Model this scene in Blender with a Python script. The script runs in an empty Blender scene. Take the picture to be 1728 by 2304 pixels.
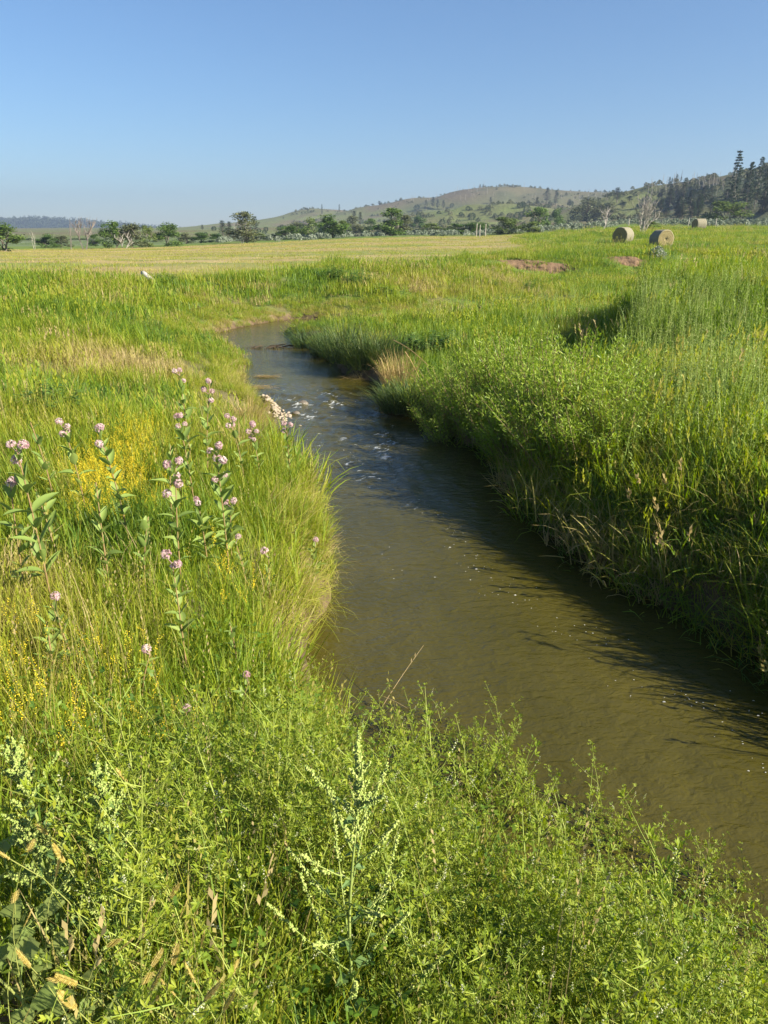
import bpy, math, random
import numpy as np
from mathutils import Vector, Matrix, Euler

random.seed(7)
RNG = np.random.default_rng(11)
SC = bpy.context.scene
COL = SC.collection

# ------------------------------------------------------------------ camera
CAM_H = 3.2
FPX = 1597.0                      # focal length in pixels of the 1728 x 2304 photograph
HORIZON = 535.0
PITCH = math.atan((1152.0 - HORIZON) / FPX)
cam_data = bpy.data.cameras.new('camera')
cam = bpy.data.objects.new('camera', cam_data)
COL.objects.link(cam)
cam.location = (0, 0, CAM_H)
cam.rotation_euler = (math.pi / 2 - PITCH, 0, 0)
cam_data.sensor_fit = 'VERTICAL'
cam_data.sensor_height = 36.0
cam_data.lens = 36.0 * FPX / 2304.0
cam_data.clip_start = 0.05
cam_data.clip_end = 9000
SC.camera = cam
SC.render.resolution_x, SC.render.resolution_y = 768, 1024

# ------------------------------------------------------------------ sky and sun
SUN_AZ = math.radians(116)        # clockwise from the view direction (+Y): right and a little behind
SUN_EL = math.radians(32)
world = bpy.data.worlds.new('World')
SC.world = world
world.use_nodes = True
wn = world.node_tree.nodes
wl = world.node_tree.links
bg = wn['Background']
sky = wn.new('ShaderNodeTexSky')
sky.sky_type = 'NISHITA'
sky.sun_disc = False
sky.sun_elevation = SUN_EL
sky.sun_rotation = SUN_AZ
sky.altitude = 300
sky.air_density = 1.2
sky.dust_density = 0.25
sky.ozone_density = 8.0
wl.new(sky.outputs[0], bg.inputs[0])
bg.inputs[1].default_value = 0.05

sun_data = bpy.data.lights.new('sun', 'SUN')
sun_data.energy = 5.0
sun_data.angle = math.radians(0.5)
sun_data.color = (1.0, 0.92, 0.76)
sun = bpy.data.objects.new('sun', sun_data)
COL.objects.link(sun)
sun_dir = Vector((math.sin(SUN_AZ) * math.cos(SUN_EL), math.cos(SUN_AZ) * math.cos(SUN_EL), math.sin(SUN_EL)))
sun.rotation_euler = sun_dir.to_track_quat('Z', 'Y').to_euler()
sun.location = (60, -25, 40)

SC.view_settings.view_transform = 'Standard'
SC.view_settings.look = 'None'
SC.view_settings.gamma = 1.0
SC.view_settings.use_curve_mapping = False
SC.view_settings.exposure = 1.55
SC.render.engine = 'CYCLES'
SC.cycles.max_bounces = 6
SC.cycles.diffuse_bounces = 3
SC.cycles.glossy_bounces = 3
SC.cycles.transmission_bounces = 4
SC.cycles.volume_bounces = 0
SC.cycles.transparent_max_bounces = 6

# ------------------------------------------------------------------ small maths
def D(x, y):                      # a point read off the 1659-wide view of the photograph
    return x / 0.96007, y / 0.96007

def ray(px, py):
    u = (px - 864.0) / FPX
    v = (py - 1152.0) / FPX
    c, s = math.cos(PITCH), math.sin(PITCH)
    d = np.array([u, c - v * s, -s - v * c])
    return d / np.linalg.norm(d)

def project(P):
    P = np.asarray(P, float)
    c, s = math.cos(PITCH), math.sin(PITCH)
    x = P[..., 0]; y = P[..., 1]; z = P[..., 2] - CAM_H
    depth = y * c - z * s
    up = y * s + z * c
    depth_s = np.where(depth < 0.05, 0.05, depth)
    return 864 + FPX * x / depth_s, 1152 - FPX * up / depth_s, depth

def water_pt(px, py, z=0.0):
    d = ray(px, py)
    t = (z - CAM_H) / d[2]
    return (d[0] * t, d[1] * t)

def at_dist(px, py, dist):        # point on a pixel's ray at a horizontal distance
    d = ray(px, py)
    t = dist / math.hypot(d[0], d[1])
    return np.array([d[0] * t, d[1] * t, CAM_H + d[2] * t])

def _hash(ix, iy, seed):
    n = (ix.astype(np.int64) * 374761393 + iy.astype(np.int64) * 668265263 + seed * 982451653) & 0x7fffffff
    n = ((n ^ (n >> 13)) * 1274126177) & 0x7fffffff
    n = (n ^ (n >> 16)) & 0x7fffffff
    return n / float(0x7fffffff)

def vnoise(x, y, seed=0):
    x = np.asarray(x, float); y = np.asarray(y, float)
    ix = np.floor(x); iy = np.floor(y)
    fx = x - ix; fy = y - iy
    fx = fx * fx * (3 - 2 * fx); fy = fy * fy * (3 - 2 * fy)
    a = _hash(ix, iy, seed); b = _hash(ix + 1, iy, seed)
    c = _hash(ix, iy + 1, seed); d = _hash(ix + 1, iy + 1, seed)
    return (a * (1 - fx) + b * fx) * (1 - fy) + (c * (1 - fx) + d * fx) * fy

def fbm(x, y, seed=0, octaves=4):
    s = 0; amp = 0.5; tot = 0
    for o in range(octaves):
        s = s + amp * vnoise(np.asarray(x) * 2 ** o + 17.3 * o, np.asarray(y) * 2 ** o - 9.1 * o, seed + o)
        tot += amp; amp *= 0.5
    return s / tot

def sstep(a, b, x):
    t = np.clip((np.asarray(x, float) - a) / (b - a), 0, 1)
    return t * t * (3 - 2 * t)

def poly_dist(x, y, pts):
    x = np.asarray(x, float); y = np.asarray(y, float)
    best = np.full(x.shape, 1e9)
    for (ax, ay), (bx, by) in zip(pts[:-1], pts[1:]):
        dx, dy = bx - ax, by - ay
        L2 = dx * dx + dy * dy + 1e-12
        t = np.clip(((x - ax) * dx + (y - ay) * dy) / L2, 0, 1)
        best = np.minimum(best, (x - ax - t * dx) ** 2 + (y - ay - t * dy) ** 2)
    return np.sqrt(best)

def inside(x, y, pts):
    x = np.asarray(x, float); y = np.asarray(y, float)
    r = np.zeros(x.shape, bool)
    n = len(pts)
    for i in range(n):
        ax, ay = pts[i]; bx, by = pts[(i + 1) % n]
        if ay == by:
            continue
        cond = ((ay > y) != (by > y)) & (x < (bx - ax) * (y - ay) / (by - ay) + ax)
        r ^= cond
    return r

# ------------------------------------------------------------------ the creek outline on the water plane
left_px = [(455, 730), (500, 754), (545, 779), (556, 800), (545, 832), (560, 850), (604, 872), (622, 893), (628, 930), (652, 970),
           (692, 1032), (716, 1085), (737, 1145), (738, 1200), (735, 1300), (712, 1350), (703, 1400), (700, 1480)]
right_px = [(612, 716), (650, 745), (722, 776), (742, 806), (815, 826), (828, 890), (880, 897), (960, 905), (1000, 945), (1070, 985),
            (1120, 1060), (1180, 1130), (1250, 1192), (1400, 1287), (1550, 1362), (1659, 1432)]
far_px = [(640, 689), (600, 692), (520, 706), (462, 720)]
left_w = [water_pt(*D(*p)) for p in left_px]
left_w = [(a - .16 - .22 * float(sstep(6.2, 8.5, b) * (1 - sstep(17, 21, b))), b) for a, b in left_w]
right_w = [water_pt(*D(*p)) for p in right_px]
far_w = [water_pt(*D(*p)) for p in far_px]
near_left = [(-0.60, 4.2), (-0.38, 3.6), (0.15, 3.0), (0.75, 2.5), (1.35, 2.1), (1.95, 1.75), (2.5, 1.2), (2.7, 0.2), (2.7, -8)]
near_right = [(3.3, 3.6), (3.7, 2.2), (4.2, 0.6), (4.6, -8)]
up_far = [(0, 30.5), (6, 33.5), (14, 36), (26, 41), (44, 46)]
up_near = [(-2.6, 25.6), (2, 28.2), (8, 31), (16, 33), (27, 38), (45, 43)]
LEFT_EDGE = up_far[::-1] + far_w + left_w + near_left          # the left and far bank
RIGHT_EDGE = up_near[::-1] + right_w + near_right
CREEK = LEFT_EDGE + RIGHT_EDGE[::-1]

TERRACE = [(-2, 6), (3.6, 13), (6.2, 19), (12, 27), (20, 37), (32, 52), (60, 74)]

SCARPS = [(10.4, 51.6, 2.4, .45), (17.4, 54.8, 1.4, .35)]
def interp(d, xs, ys):
    return np.interp(d, xs, ys)

def ground(x, y):
    x = np.asarray(x, float); y = np.asarray(y, float)
    ins = inside(x, y, CREEK)
    wob = (fbm(x * 1.7, y * 1.7, 5, 3) - 0.5) * 0.25
    dl0 = poly_dist(x, y, LEFT_EDGE); dr0 = poly_dist(x, y, RIGHT_EDGE)
    dl = np.maximum(dl0 + wob * sstep(0.1, 0.6, dl0), 0); dr = np.maximum(dr0 + wob * sstep(0.1, 0.6, dr0), 0)
    rightside = dr0 < dl0
    # left bank: steep lip near the camera, gentler far off and round the bend
    zl_near = interp(dl, [0, .07, .22, .6, 1.5, 4, 10, 18], [0, .38, .72, .95, 1.15, 1.38, 1.6, 1.67])
    zl_far = interp(dl, [0, .15, .8, 2.2, 4.5, 7, 12, 20], [0, .22, .42, .8, 1.3, 1.62, 1.67, 1.67])
    zl_ups = interp(dl, [0, .5, 3, 13, 15.0, 16.5], [0, .3, .5, .72, 1.3, 1.75])
    zl_mid = interp(dl, [0, .25, .8, 2, 4, 8, 14], [0, .14, .36, .72, 1.08, 1.45, 1.65])
    f = sstep(7.2, 10.5, y); f2 = sstep(19, 23, y)
    zl = (zl_near * (1 - f) + zl_mid * f) * (1 - f2) + zl_far * f2
    g = sstep(1, 9, x) * sstep(26, 30, y)
    zl = zl * (1 - g) + zl_ups * g
    # the embankment under the camera
    e = sstep(4.4, 2.6, y) * sstep(-3.0, -1.0, x)
    zl_emb = interp(dl, [0, .5, 1.2, 2.2, 3.5], [0, .42, .85, 1.35, 1.55])
    zl = zl * (1 - e) + zl_emb * e
    # right bank
    zr_near = interp(dr, [0, .08, .35, .8, 1.5, 4, 8], [0, .25, .6, .92, 1.12, 1.32, 1.5])
    zr_mid = interp(dr, [0, .1, .3, 1, 4, 10], [0, .2, .35, .5, .68, .9])
    fr = sstep(9.5, 13.5, y)
    zr = zr_near * (1 - fr) + zr_mid * fr
    # terrace on the right meadow
    tx = np.interp(y, [p[1] for p in TERRACE], [p[0] for p in TERRACE])
    s = (x - tx)
    zt = 1.35 * sstep(-0.2, 1.0, s) + 0.3 * sstep(2, 14, s)
    zr = np.where(y > 9, zr + zt * sstep(11, 17, y) * (1 - 0.4 * sstep(30, 60, y)), zr)
    z = np.where(rightside, zr, zl)
    # gentle lumps
    lump = (fbm(x * .35, y * .35, 21, 3) - .5) * .5 * sstep(.8, 4, np.minimum(dl0, dr0)) * (1 - 0.7 * sstep(40, 60, y))
    z = z + lump + (fbm(x * 1.6, y * 1.6, 31, 2) - .5) * .10 * sstep(.2, 1, np.minimum(dl0, dr0))
    # field rises to the right and far off
    ang = x / np.maximum(y, 5)
    z = z + 0.022 * np.clip(y - 46, 0, 90) * sstep(-.42, .08, ang) + 0.022 * np.clip(y - 55, 0, 90) * sstep(.1, .35, ang)
    z = z + 0.004 * np.clip(y - 140, 0, 2000) * sstep(-.45, .1, ang)
    # hollows in front of the eroded faces
    for cx, cy, w, dp in SCARPS:
        u = (x - cx) / w
        z = z - dp * np.exp(-np.abs(u) ** 4) * sstep(.35, -.35, y - cy) * sstep(-6.5, -2.0, y - cy)
    # bed
    bed = -0.5 * sstep(0, .5, np.minimum(dl0, dr0)) - .02
    z = np.where(ins, bed, z)
    # gravel bar
    bx, by = water_pt(*D(585, 880))
    z = z + np.where(ins, np.exp(-(((x - bx) / .62) ** 2 + ((y - by) / .75) ** 2)) * .27, 0)
    return z

# hills: crests given as (view x, view y, distance in metres)
RIDGES = [
    ([(480, 512, 980), (560, 482, 950), (640, 471, 930), (695, 451, 900), (735, 454, 890), (775, 463, 880), (810, 451, 870), (860, 436, 850), (905, 428, 840),
      (950, 427, 830), (1000, 414, 820), (1050, 407, 810), (1100, 404, 800), (1150, 406, 800), (1200, 411, 790), (1280, 416, 780), (1360, 416, 770), (1500, 410, 760), (1700, 405, 760)], 170, 1.0),
    ([(900, 496, 520), (950, 478, 500), (990, 456, 480), (1050, 444, 470), (1120, 441, 460), (1180, 450, 450), (1240, 462, 440)], 85, .9),
    ([(360, 512, 460), (420, 500, 450), (480, 497, 440), (560, 492, 440), (640, 487, 450), (720, 482, 460), (800, 492, 470)], 75, .9),
    ([(1150, 462, 640), (1195, 440, 620), (1260, 448, 600), (1330, 436, 560)], 70, .9),
    ([(1270, 478, 360), (1330, 447, 380), (1390, 416, 400), (1440, 397, 410), (1500, 391, 405), (1560, 385, 395), (1620, 376, 380), (1700, 362, 360), (1850, 330, 330), (2100, 300, 300)], 95, .95),
    ([(1480, 505, 215), (1560, 480, 235), (1640, 455, 240), (1750, 430, 235), (1950, 410, 220)], 60, .8),
    ([(1180, 492, 300), (1250, 480, 310), (1330, 474, 320), (1400, 470, 330)], 55, .9),
]
RW = []
for pts, wid, pw in RIDGES:
    RW.append(([at_dist(*D(a, b), dd) for a, b, dd in pts], wid))

def hillz(x, y):
    x = np.asarray(x, float); y = np.asarray(y, float)
    base = 1.2 + 0.016 * np.clip(y - 120, 0, 900)
    h = np.zeros(x.shape)
    n1 = fbm(x / 60, y / 60, 77, 4) - .5
    wx = x + n1 * 30; wy = y + (fbm(x / 55, y / 55, 88, 3) - .5) * 40
    for pts, wid in RW:
        best = np.full(x.shape, 1e18); bz = np.zeros(x.shape)
        for a, b in zip(pts[:-1], pts[1:]):
            dx, dy = b[0] - a[0], b[1] - a[1]
            t = np.clip(((x - a[0]) * dx + (y - a[1]) * dy) / (dx * dx + dy * dy), 0, 1)
            d2 = (wx - a[0] - t * dx) ** 2 + (wy - a[1] - t * dy) ** 2
            zz = a[2] + t * (b[2] - a[2])
            m = d2 < best
            best = np.where(m, d2, best); bz = np.where(m, zz, bz)
        d = np.sqrt(best)
        k = np.exp(-(np.clip(d - 6, 0, None) / (wid * .62)) ** 1.7)
        h = np.maximum(h, np.clip(bz - base, 0, None) * k)
    z = base + h + n1 * 5 * sstep(3, 14, h) * .6
    gate = sstep(140, 200, y)
    return z * gate + (ground(x, y) - 1.2) * (1 - gate)

def surf(x, y):
    x = np.asarray(x, float); y = np.asarray(y, float)
    g = ground(x, y)
    far = (y > 150) & (x > -430) & (x < 900)
    if np.any(far):
        g = np.where(far, np.maximum(g - 1.5, hillz(x, y)), g)
    return g

_TS = [np.geomspace(.8, 3.2, 70), np.geomspace(3.2, 12, 90), np.geomspace(12, 60, 130), np.geomspace(60, 1500, 380)]
def hit(px, py, h=0.0):
    """ground point whose thing of height h has its top on this pixel"""
    d = ray(px, py)
    t = None
    for T in _TS:
        X = d[0] * T; Y = d[1] * T; Z = CAM_H + d[2] * T
        e = Z - surf(X, Y) - h
        k = np.where(e <= 0)[0]
        if len(k):
            i = k[0]
            if i == 0:
                if T is _TS[0]: return None
                t = T[0]; break
            a = e[i - 1] / (e[i - 1] - e[i] + 1e-9)
            t = T[i - 1] + a * (T[i] - T[i - 1]); break
    if t is None:
        return None
    x, y = d[0] * t, d[1] * t
    return (x, y, float(surf(np.array([x]), np.array([y]))[0]))

def on_ground(px_view_x, dist):     # ground point at a distance in the direction of a picture column
    d = ray(*D(px_view_x, 555))
    t = dist / math.hypot(d[0], d[1])
    x, y = d[0] * t, d[1] * t
    return (x, y, float(surf(np.array([x]), np.array([y]))[0]))

# ------------------------------------------------------------------ materials
def new_mat(name):
    m = bpy.data.materials.new(name)
    m.use_nodes = True
    nt = m.node_tree
    for n in list(nt.nodes):
        nt.nodes.remove(n)
    out = nt.nodes.new('ShaderNodeOutputMaterial')
    return m, nt, out

def ramp(nt, stops, interp_mode='LINEAR'):
    r = nt.nodes.new('ShaderNodeValToRGB')
    r.color_ramp.interpolation = interp_mode
    el = r.color_ramp.elements
    el[0].position = stops[0][0]; el[0].color = (*stops[0][1], 1)
    el[1].position = stops[-1][0]; el[1].color = (*stops[-1][1], 1)
    for p, c in stops[1:-1]:
        e = el.new(p); e.color = (*c, 1)
    return r

def nmath(nt, op, a, b=None):
    n = nt.nodes.new('ShaderNodeMath'); n.operation = op
    for i, v in enumerate((a, b)):
        if v is None:
            continue
        if isinstance(v, (int, float)):
            n.inputs[i].default_value = v
        else:
            nt.links.new(v, n.inputs[i])
    return n.outputs[0]

def noise(nt, scale, detail=3, rough=.55, coord=None, vec=None):
    n = nt.nodes.new('ShaderNodeTexNoise')
    n.inputs['Scale'].default_value = scale
    n.inputs['Detail'].default_value = detail
    n.inputs['Roughness'].default_value = rough
    if vec is None:
        tc = nt.nodes.new('ShaderNodeTexCoord')
        vec = tc.outputs[coord or 'Object']
    nt.links.new(vec, n.inputs['Vector'])
    return n

def foliage_mat(name, stops, mode='instance', transl=.4, rough=.5, var=.3, spec=.25):
    """leafy colour ramp driven by a per-instance tint (or per-object random) plus a per-blade random"""
    m, nt, out = new_mat(name)
    r = ramp(nt, stops)
    at = nt.nodes.new('ShaderNodeAttribute')
    at.attribute_name = 'rnd'; at.attribute_type = 'GEOMETRY'
    if mode == 'instance':
        ti = nt.nodes.new('ShaderNodeAttribute'); ti.attribute_name = 'tint'; ti.attribute_type = 'INSTANCER'
        base = ti.outputs['Fac']
    else:
        oi = nt.nodes.new('ShaderNodeObjectInfo')
        base = nmath(nt, 'ADD', nmath(nt, 'MULTIPLY', oi.outputs['Random'], .3), .35)
    v = nmath(nt, 'MULTIPLY', nmath(nt, 'SUBTRACT', at.outputs['Fac'], .5), var)
    fac = nmath(nt, 'ADD', base, v)
    nt.links.new(fac, r.inputs[0])
    p = nt.nodes.new('ShaderNodeBsdfPrincipled')
    nt.links.new(r.outputs[0], p.inputs['Base Color'])
    p.inputs['Roughness'].default_value = rough
    p.inputs['Specular IOR Level'].default_value = spec
    t = nt.nodes.new('ShaderNodeBsdfTranslucent')
    hs = nt.nodes.new('ShaderNodeHueSaturation')
    hs.inputs['Saturation'].default_value = 1.1
    hs.inputs['Value'].default_value = 1.25
    nt.links.new(r.outputs[0], hs.inputs['Color'])
    nt.links.new(hs.outputs[0], t.inputs['Color'])
    mx = nt.nodes.new('ShaderNodeMixShader')
    mx.inputs[0].default_value = transl
    nt.links.new(p.outputs[0], mx.inputs[1]); nt.links.new(t.outputs[0], mx.inputs[2])
    nt.links.new(mx.outputs[0], out.inputs[0])
    return m

def plain_mat(name, c1, c2, scale=8.0, rough=.8, bump=.0, bscale=None, spec=.3):
    m, nt, out = new_mat(name)
    n = noise(nt, scale, 4, .6)
    r = ramp(nt, [(.3, c1), (.7, c2)])
    nt.links.new(n.outputs[0], r.inputs[0])
    p = nt.nodes.new('ShaderNodeBsdfPrincipled')
    nt.links.new(r.outputs[0], p.inputs['Base Color'])
    p.inputs['Roughness'].default_value = rough
    p.inputs['Specular IOR Level'].default_value = spec
    if bump:
        n2 = noise(nt, bscale or scale * 3, 5, .65)
        b = nt.nodes.new('ShaderNodeBump')
        b.inputs['Strength'].default_value = bump
        b.inputs['Distance'].default_value = .05
        nt.links.new(n2.outputs[0], b.inputs['Height'])
        nt.links.new(b.outputs[0], p.inputs['Normal'])
    nt.links.new(p.outputs[0], out.inputs[0])
    return m

def attr_color_mat(name, rough=.9, nscale=6.0, amount=.5, bump=.6, bscale=25, bdist=.06):
    """ground cover: colour attribute broken up by noise"""
    m, nt, out = new_mat(name)
    a = nt.nodes.new('ShaderNodeAttribute'); a.attribute_name = 'col'
    n = noise(nt, nscale, 6, .65)
    hs = nt.nodes.new('ShaderNodeHueSaturation')
    v = nmath(nt, 'ADD', nmath(nt, 'MULTIPLY', n.outputs[0], amount * 2), 1 - amount)
    nt.links.new(v, hs.inputs['Value'])
    nt.links.new(a.outputs['Color'], hs.inputs['Color'])
    p = nt.nodes.new('ShaderNodeBsdfPrincipled')
    p.inputs['Roughness'].default_value = rough
    p.inputs['Specular IOR Level'].default_value = .1
    nt.links.new(hs.outputs[0], p.inputs['Base Color'])
    n2 = noise(nt, bscale, 6, .7)
    b = nt.nodes.new('ShaderNodeBump'); b.inputs['Strength'].default_value = bump; b.inputs['Distance'].default_value = bdist
    nt.links.new(n2.outputs[0], b.inputs['Height']); nt.links.new(b.outputs[0], p.inputs['Normal'])
    nt.links.new(p.outputs[0], out.inputs[0])
    return m

# ------------------------------------------------------------------ mesh helpers
class MB:
    """collects triangles/quads with a per-piece random value"""
    def __init__(s):
        s.v = []; s.f = []; s.r = []
    def add(s, verts, faces, rnd=None):
        o = len(s.v)
        s.v.extend([tuple(p) for p in verts])
        rnd = random.random() if rnd is None else rnd
        s.r.extend([rnd] * len(verts))
        s.f.extend([tuple(i + o for i in f) for f in faces])
    def tube(s, pts, radii, n=5, rnd=None, cap=True):
        pts = [Vector(p) for p in pts]
        vs = []; fs = []
        up = Vector((0.3, 0.1, 1)).normalized()
        for i, p in enumerate(pts):
            a = pts[max(i - 1, 0)]; b = pts[min(i + 1, len(pts) - 1)]
            t = (b - a)
            t = t.normalized() if t.length > 1e-9 else Vector((0, 0, 1))
            ref = Vector((1, 0, 0)) if abs(t.x) < .8 else Vector((0, 1, 0))
            u = t.cross(ref).normalized(); w = t.cross(u)
            for k in range(n):
                an = 2 * math.pi * k / n
                vs.append(p + (u * math.cos(an) + w * math.sin(an)) * radii[i])
        for i in range(len(pts) - 1):
            for k in range(n):
                k2 = (k + 1) % n
                fs.append((i * n + k, i * n + k2, (i + 1) * n + k2, (i + 1) * n + k))
        if cap:
            fs.append(tuple(range(n))[::-1]); fs.append(tuple((len(pts) - 1) * n + k for k in range(n)))
        s.add(vs, fs, rnd)
    def blade(s, base, direction, length, width, bend, segs=3, rnd=None, side=None, droop=0):
        """a grass blade: starts along direction, bends over by bend radians"""
        d = Vector(direction).normalized()
        flat = Vector((d.x, d.y, 0))
        if flat.length < 1e-3:
            a = random.uniform(0, 6.28); flat = Vector((math.cos(a), math.sin(a), 0))
        flat.normalize()
        sd = side or Vector((-flat.y, flat.x, 0))
        el = math.atan2(d.z, math.hypot(d.x, d.y))
        p = Vector(base); vs = []; fs = []
        st = length / segs
        for i in range(segs):
            wdt = width * (1 - .75 * (i / segs) ** 1.5) * .5
            vs += [p - sd * wdt, p + sd * wdt]
            e = el - bend * ((i + .5) / segs) ** 1.4
            p = p + (flat * math.cos(e) + Vector((0, 0, math.sin(e)))) * st
        vs.append(p)
        for i in range(segs - 1):
            fs.append((2 * i, 2 * i + 1, 2 * i + 3, 2 * i + 2))
        fs.append((2 * segs - 2, 2 * segs - 1, 2 * segs))
        s.add(vs, fs, rnd)
        return p
    def leaf(s, base, axis, normal, length, width, rnd=None, fold=.15, shape=None):
        """pointed oval leaf with a midrib fold"""
        a = Vector(axis).normalized(); n = Vector(normal)
        n = (n - a * n.dot(a))
        n = n.normalized() if n.length > 1e-6 else a.orthogonal().normalized()
        b = a.cross(n)
        base = Vector(base)
        prof = shape or [(0, .05), (.3, .9), (.6, .85), (1, 0)]
        vs = []; fs = []
        for (t, w) in prof:
            c = base + a * length * t - n * length * .18 * t * t
            hw = width * .5 * w
            vs += [c - b * hw + n * hw * fold * 2, c, c + b * hw + n * hw * fold * 2]
        for i in range(len(prof) - 1):
            q = 3 * i
            fs += [(q, q + 1, q + 4, q + 3), (q + 1, q + 2, q + 5, q + 4)]
        s.add(vs, fs, rnd)
    def diamond(s, base, axis, normal, length, width, rnd=None):
        a = Vector(axis).normalized(); n = Vector(normal); n = n - a * n.dot(a)
        n = n.normalized() if n.length > 1e-6 else a.orthogonal().normalized()
        b = a.cross(n); base = Vector(base)
        s.add([base, base + a * length * .55 - b * width * .5, base + a * length, base + a * length * .55 + b * width * .5], [(0, 1, 2, 3)], rnd)
    def blob(s, c, r, rnd=None, sq=1.0):
        c = Vector(c)
        j = lambda: random.uniform(.75, 1.2)
        vs = [c + Vector((r * j(), 0, 0)), c + Vector((0, r * j(), 0)), c + Vector((-r * j(), 0, 0)), c + Vector((0, -r * j(), 0)),
              c + Vector((0, 0, r * sq * j())), c + Vector((0, 0, -r * sq * j()))]
        s.add(vs, [(0, 1, 4), (1, 2, 4), (2, 3, 4), (3, 0, 4), (1, 0, 5), (2, 1, 5), (3, 2, 5), (0, 3, 5)], rnd)
    def mesh(s, name, mat=None, smooth=False):
        me = bpy.data.meshes.new(name)
        me.from_pydata(s.v, [], s.f)
        at = me.attributes.new('rnd', 'FLOAT', 'POINT')
        at.data.foreach_set('value', np.array(s.r, dtype=np.float32))
        if mat:
            me.materials.append(mat)
        if smooth:
            me.polygons.foreach_set('use_smooth', [True] * len(me.polygons))
        me.update()
        return me
    def build(s, name, mat, parent=None, smooth=False, kind=None):
        return obj(name, s.mesh(name, mat, smooth), parent, kind)

def obj(name, me, parent=None, kind=None):
    o = bpy.data.objects.new(name, me)
    COL.objects.link(o)
    if parent is not None:
        o.parent = parent
    if kind:
        o['kind'] = kind
    return o

def tag(o, label, cat, group=None, kind=None):
    o['label'] = label; o['category'] = cat
    if group: o['group'] = group
    if kind: o['kind'] = kind
    return o

def thing(name, label, cat, loc=(0, 0, 0), rz=0, group=None, scale=1.0):
    o = bpy.data.objects.new(name, None)
    COL.objects.link(o)
    o.location = loc; o.rotation_euler = (0, 0, rz); o.scale = (scale,) * 3
    o.empty_display_size = .1
    return tag(o, label, cat, group)

def copy_tree(o, parent=None):
    c = o.copy(); COL.objects.link(c); c.parent = parent
    for ch in o.children:
        copy_tree(ch, c)
    return c

def grid_mesh(name, xs, ys, zf, mat, colf=None, extra=None, smooth=True):
    X, Y = np.meshgrid(xs, ys)
    Z = zf(X, Y)
    n, m = X.shape
    co = np.stack([X, Y, Z], -1).reshape(-1, 3).astype(np.float32)
    me = bpy.data.meshes.new(name)
    me.vertices.add(n * m)
    me.vertices.foreach_set('co', co.ravel())
    i = np.arange(n - 1)[:, None] * m + np.arange(m - 1)[None, :]
    q = np.stack([i, i + 1, i + m + 1, i + m], -1).reshape(-1, 4)
    me.loops.add(q.size); me.loops.foreach_set('vertex_index', q.ravel().astype(np.int32))
    me.polygons.add(len(q))
    me.polygons.foreach_set('loop_start', np.arange(0, q.size, 4, dtype=np.int32))
    me.update(calc_edges=True)
    if smooth:
        me.polygons.foreach_set('use_smooth', np.ones(len(q), bool))
    if colf is not None:
        c = colf(X, Y, Z).reshape(-1, 3)
        a = me.attributes.new('col', 'FLOAT_COLOR', 'POINT')
        a.data.foreach_set('color', np.concatenate([c, np.ones((len(c), 1))], 1).astype(np.float32).ravel())
    if extra:
        for k, fn in extra.items():
            a = me.attributes.new(k, 'FLOAT', 'POINT')
            a.data.foreach_set('value', fn(X, Y).astype(np.float32).ravel())
    me.materials.append(mat)
    me.validate()
    return me

def axis_grid(lo, hi, fine_lo, fine_hi, step, growth=1.06, maxstep=60):
    c = list(np.arange(fine_lo, fine_hi + 1e-6, step))
    s = step; p = c[-1]
    while p < hi:
        s = min(s * growth, maxstep); p += s; c.append(min(p, hi))
    s = step; p = c[0]
    while p > lo:
        s = min(s * growth, maxstep); p -= s; c.insert(0, max(p, lo))
    return np.array(c)

# ================================================================== THE SETTING
FB_X = [-300, -60, -17, -6, -2, 4, 9, 16, 24, 40, 60]
FB_Y = [20, 27, 31, 34, 43, 49, 57, 66, 70, 76, 90]
def field_edge(x):
    return np.interp(x, FB_X, FB_Y)
def field_mask(x, y):
    w = (fbm(x / 3, y / 3, 41, 3) - .5) * 5
    m = sstep(-1.5, 2.0, y - field_edge(x) + w)
    far = np.interp(x / np.maximum(y, 1), [-.6, -.3, 0, .25], [104, 112, 122, 122])
    m = m * sstep(4, -4, y - far + w)
    a = x / np.maximum(y, 1)
    return m * (1 - .75 * sstep(.14, .24, a))
STRAW = np.array([.26, .21, .092]); LUSH = np.array([.085, .13, .022]); DARKG = np.array([.045, .075, .02])
THATCH = np.array([.13, .115, .05]); SAGE = np.array([.13, .16, .09]); SOIL = np.array([.30, .17, .095]); MUD = np.array([.085, .06, .035])
GRASSHILL = np.array([.115, .128, .048]); DRYHILL = np.array([.125, .105, .06]); SCRUB = np.array([.065, .075, .04])

def mixc(a, b, f):
    f = np.asarray(f)[..., None]
    return a * (1 - f) + b * f

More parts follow.
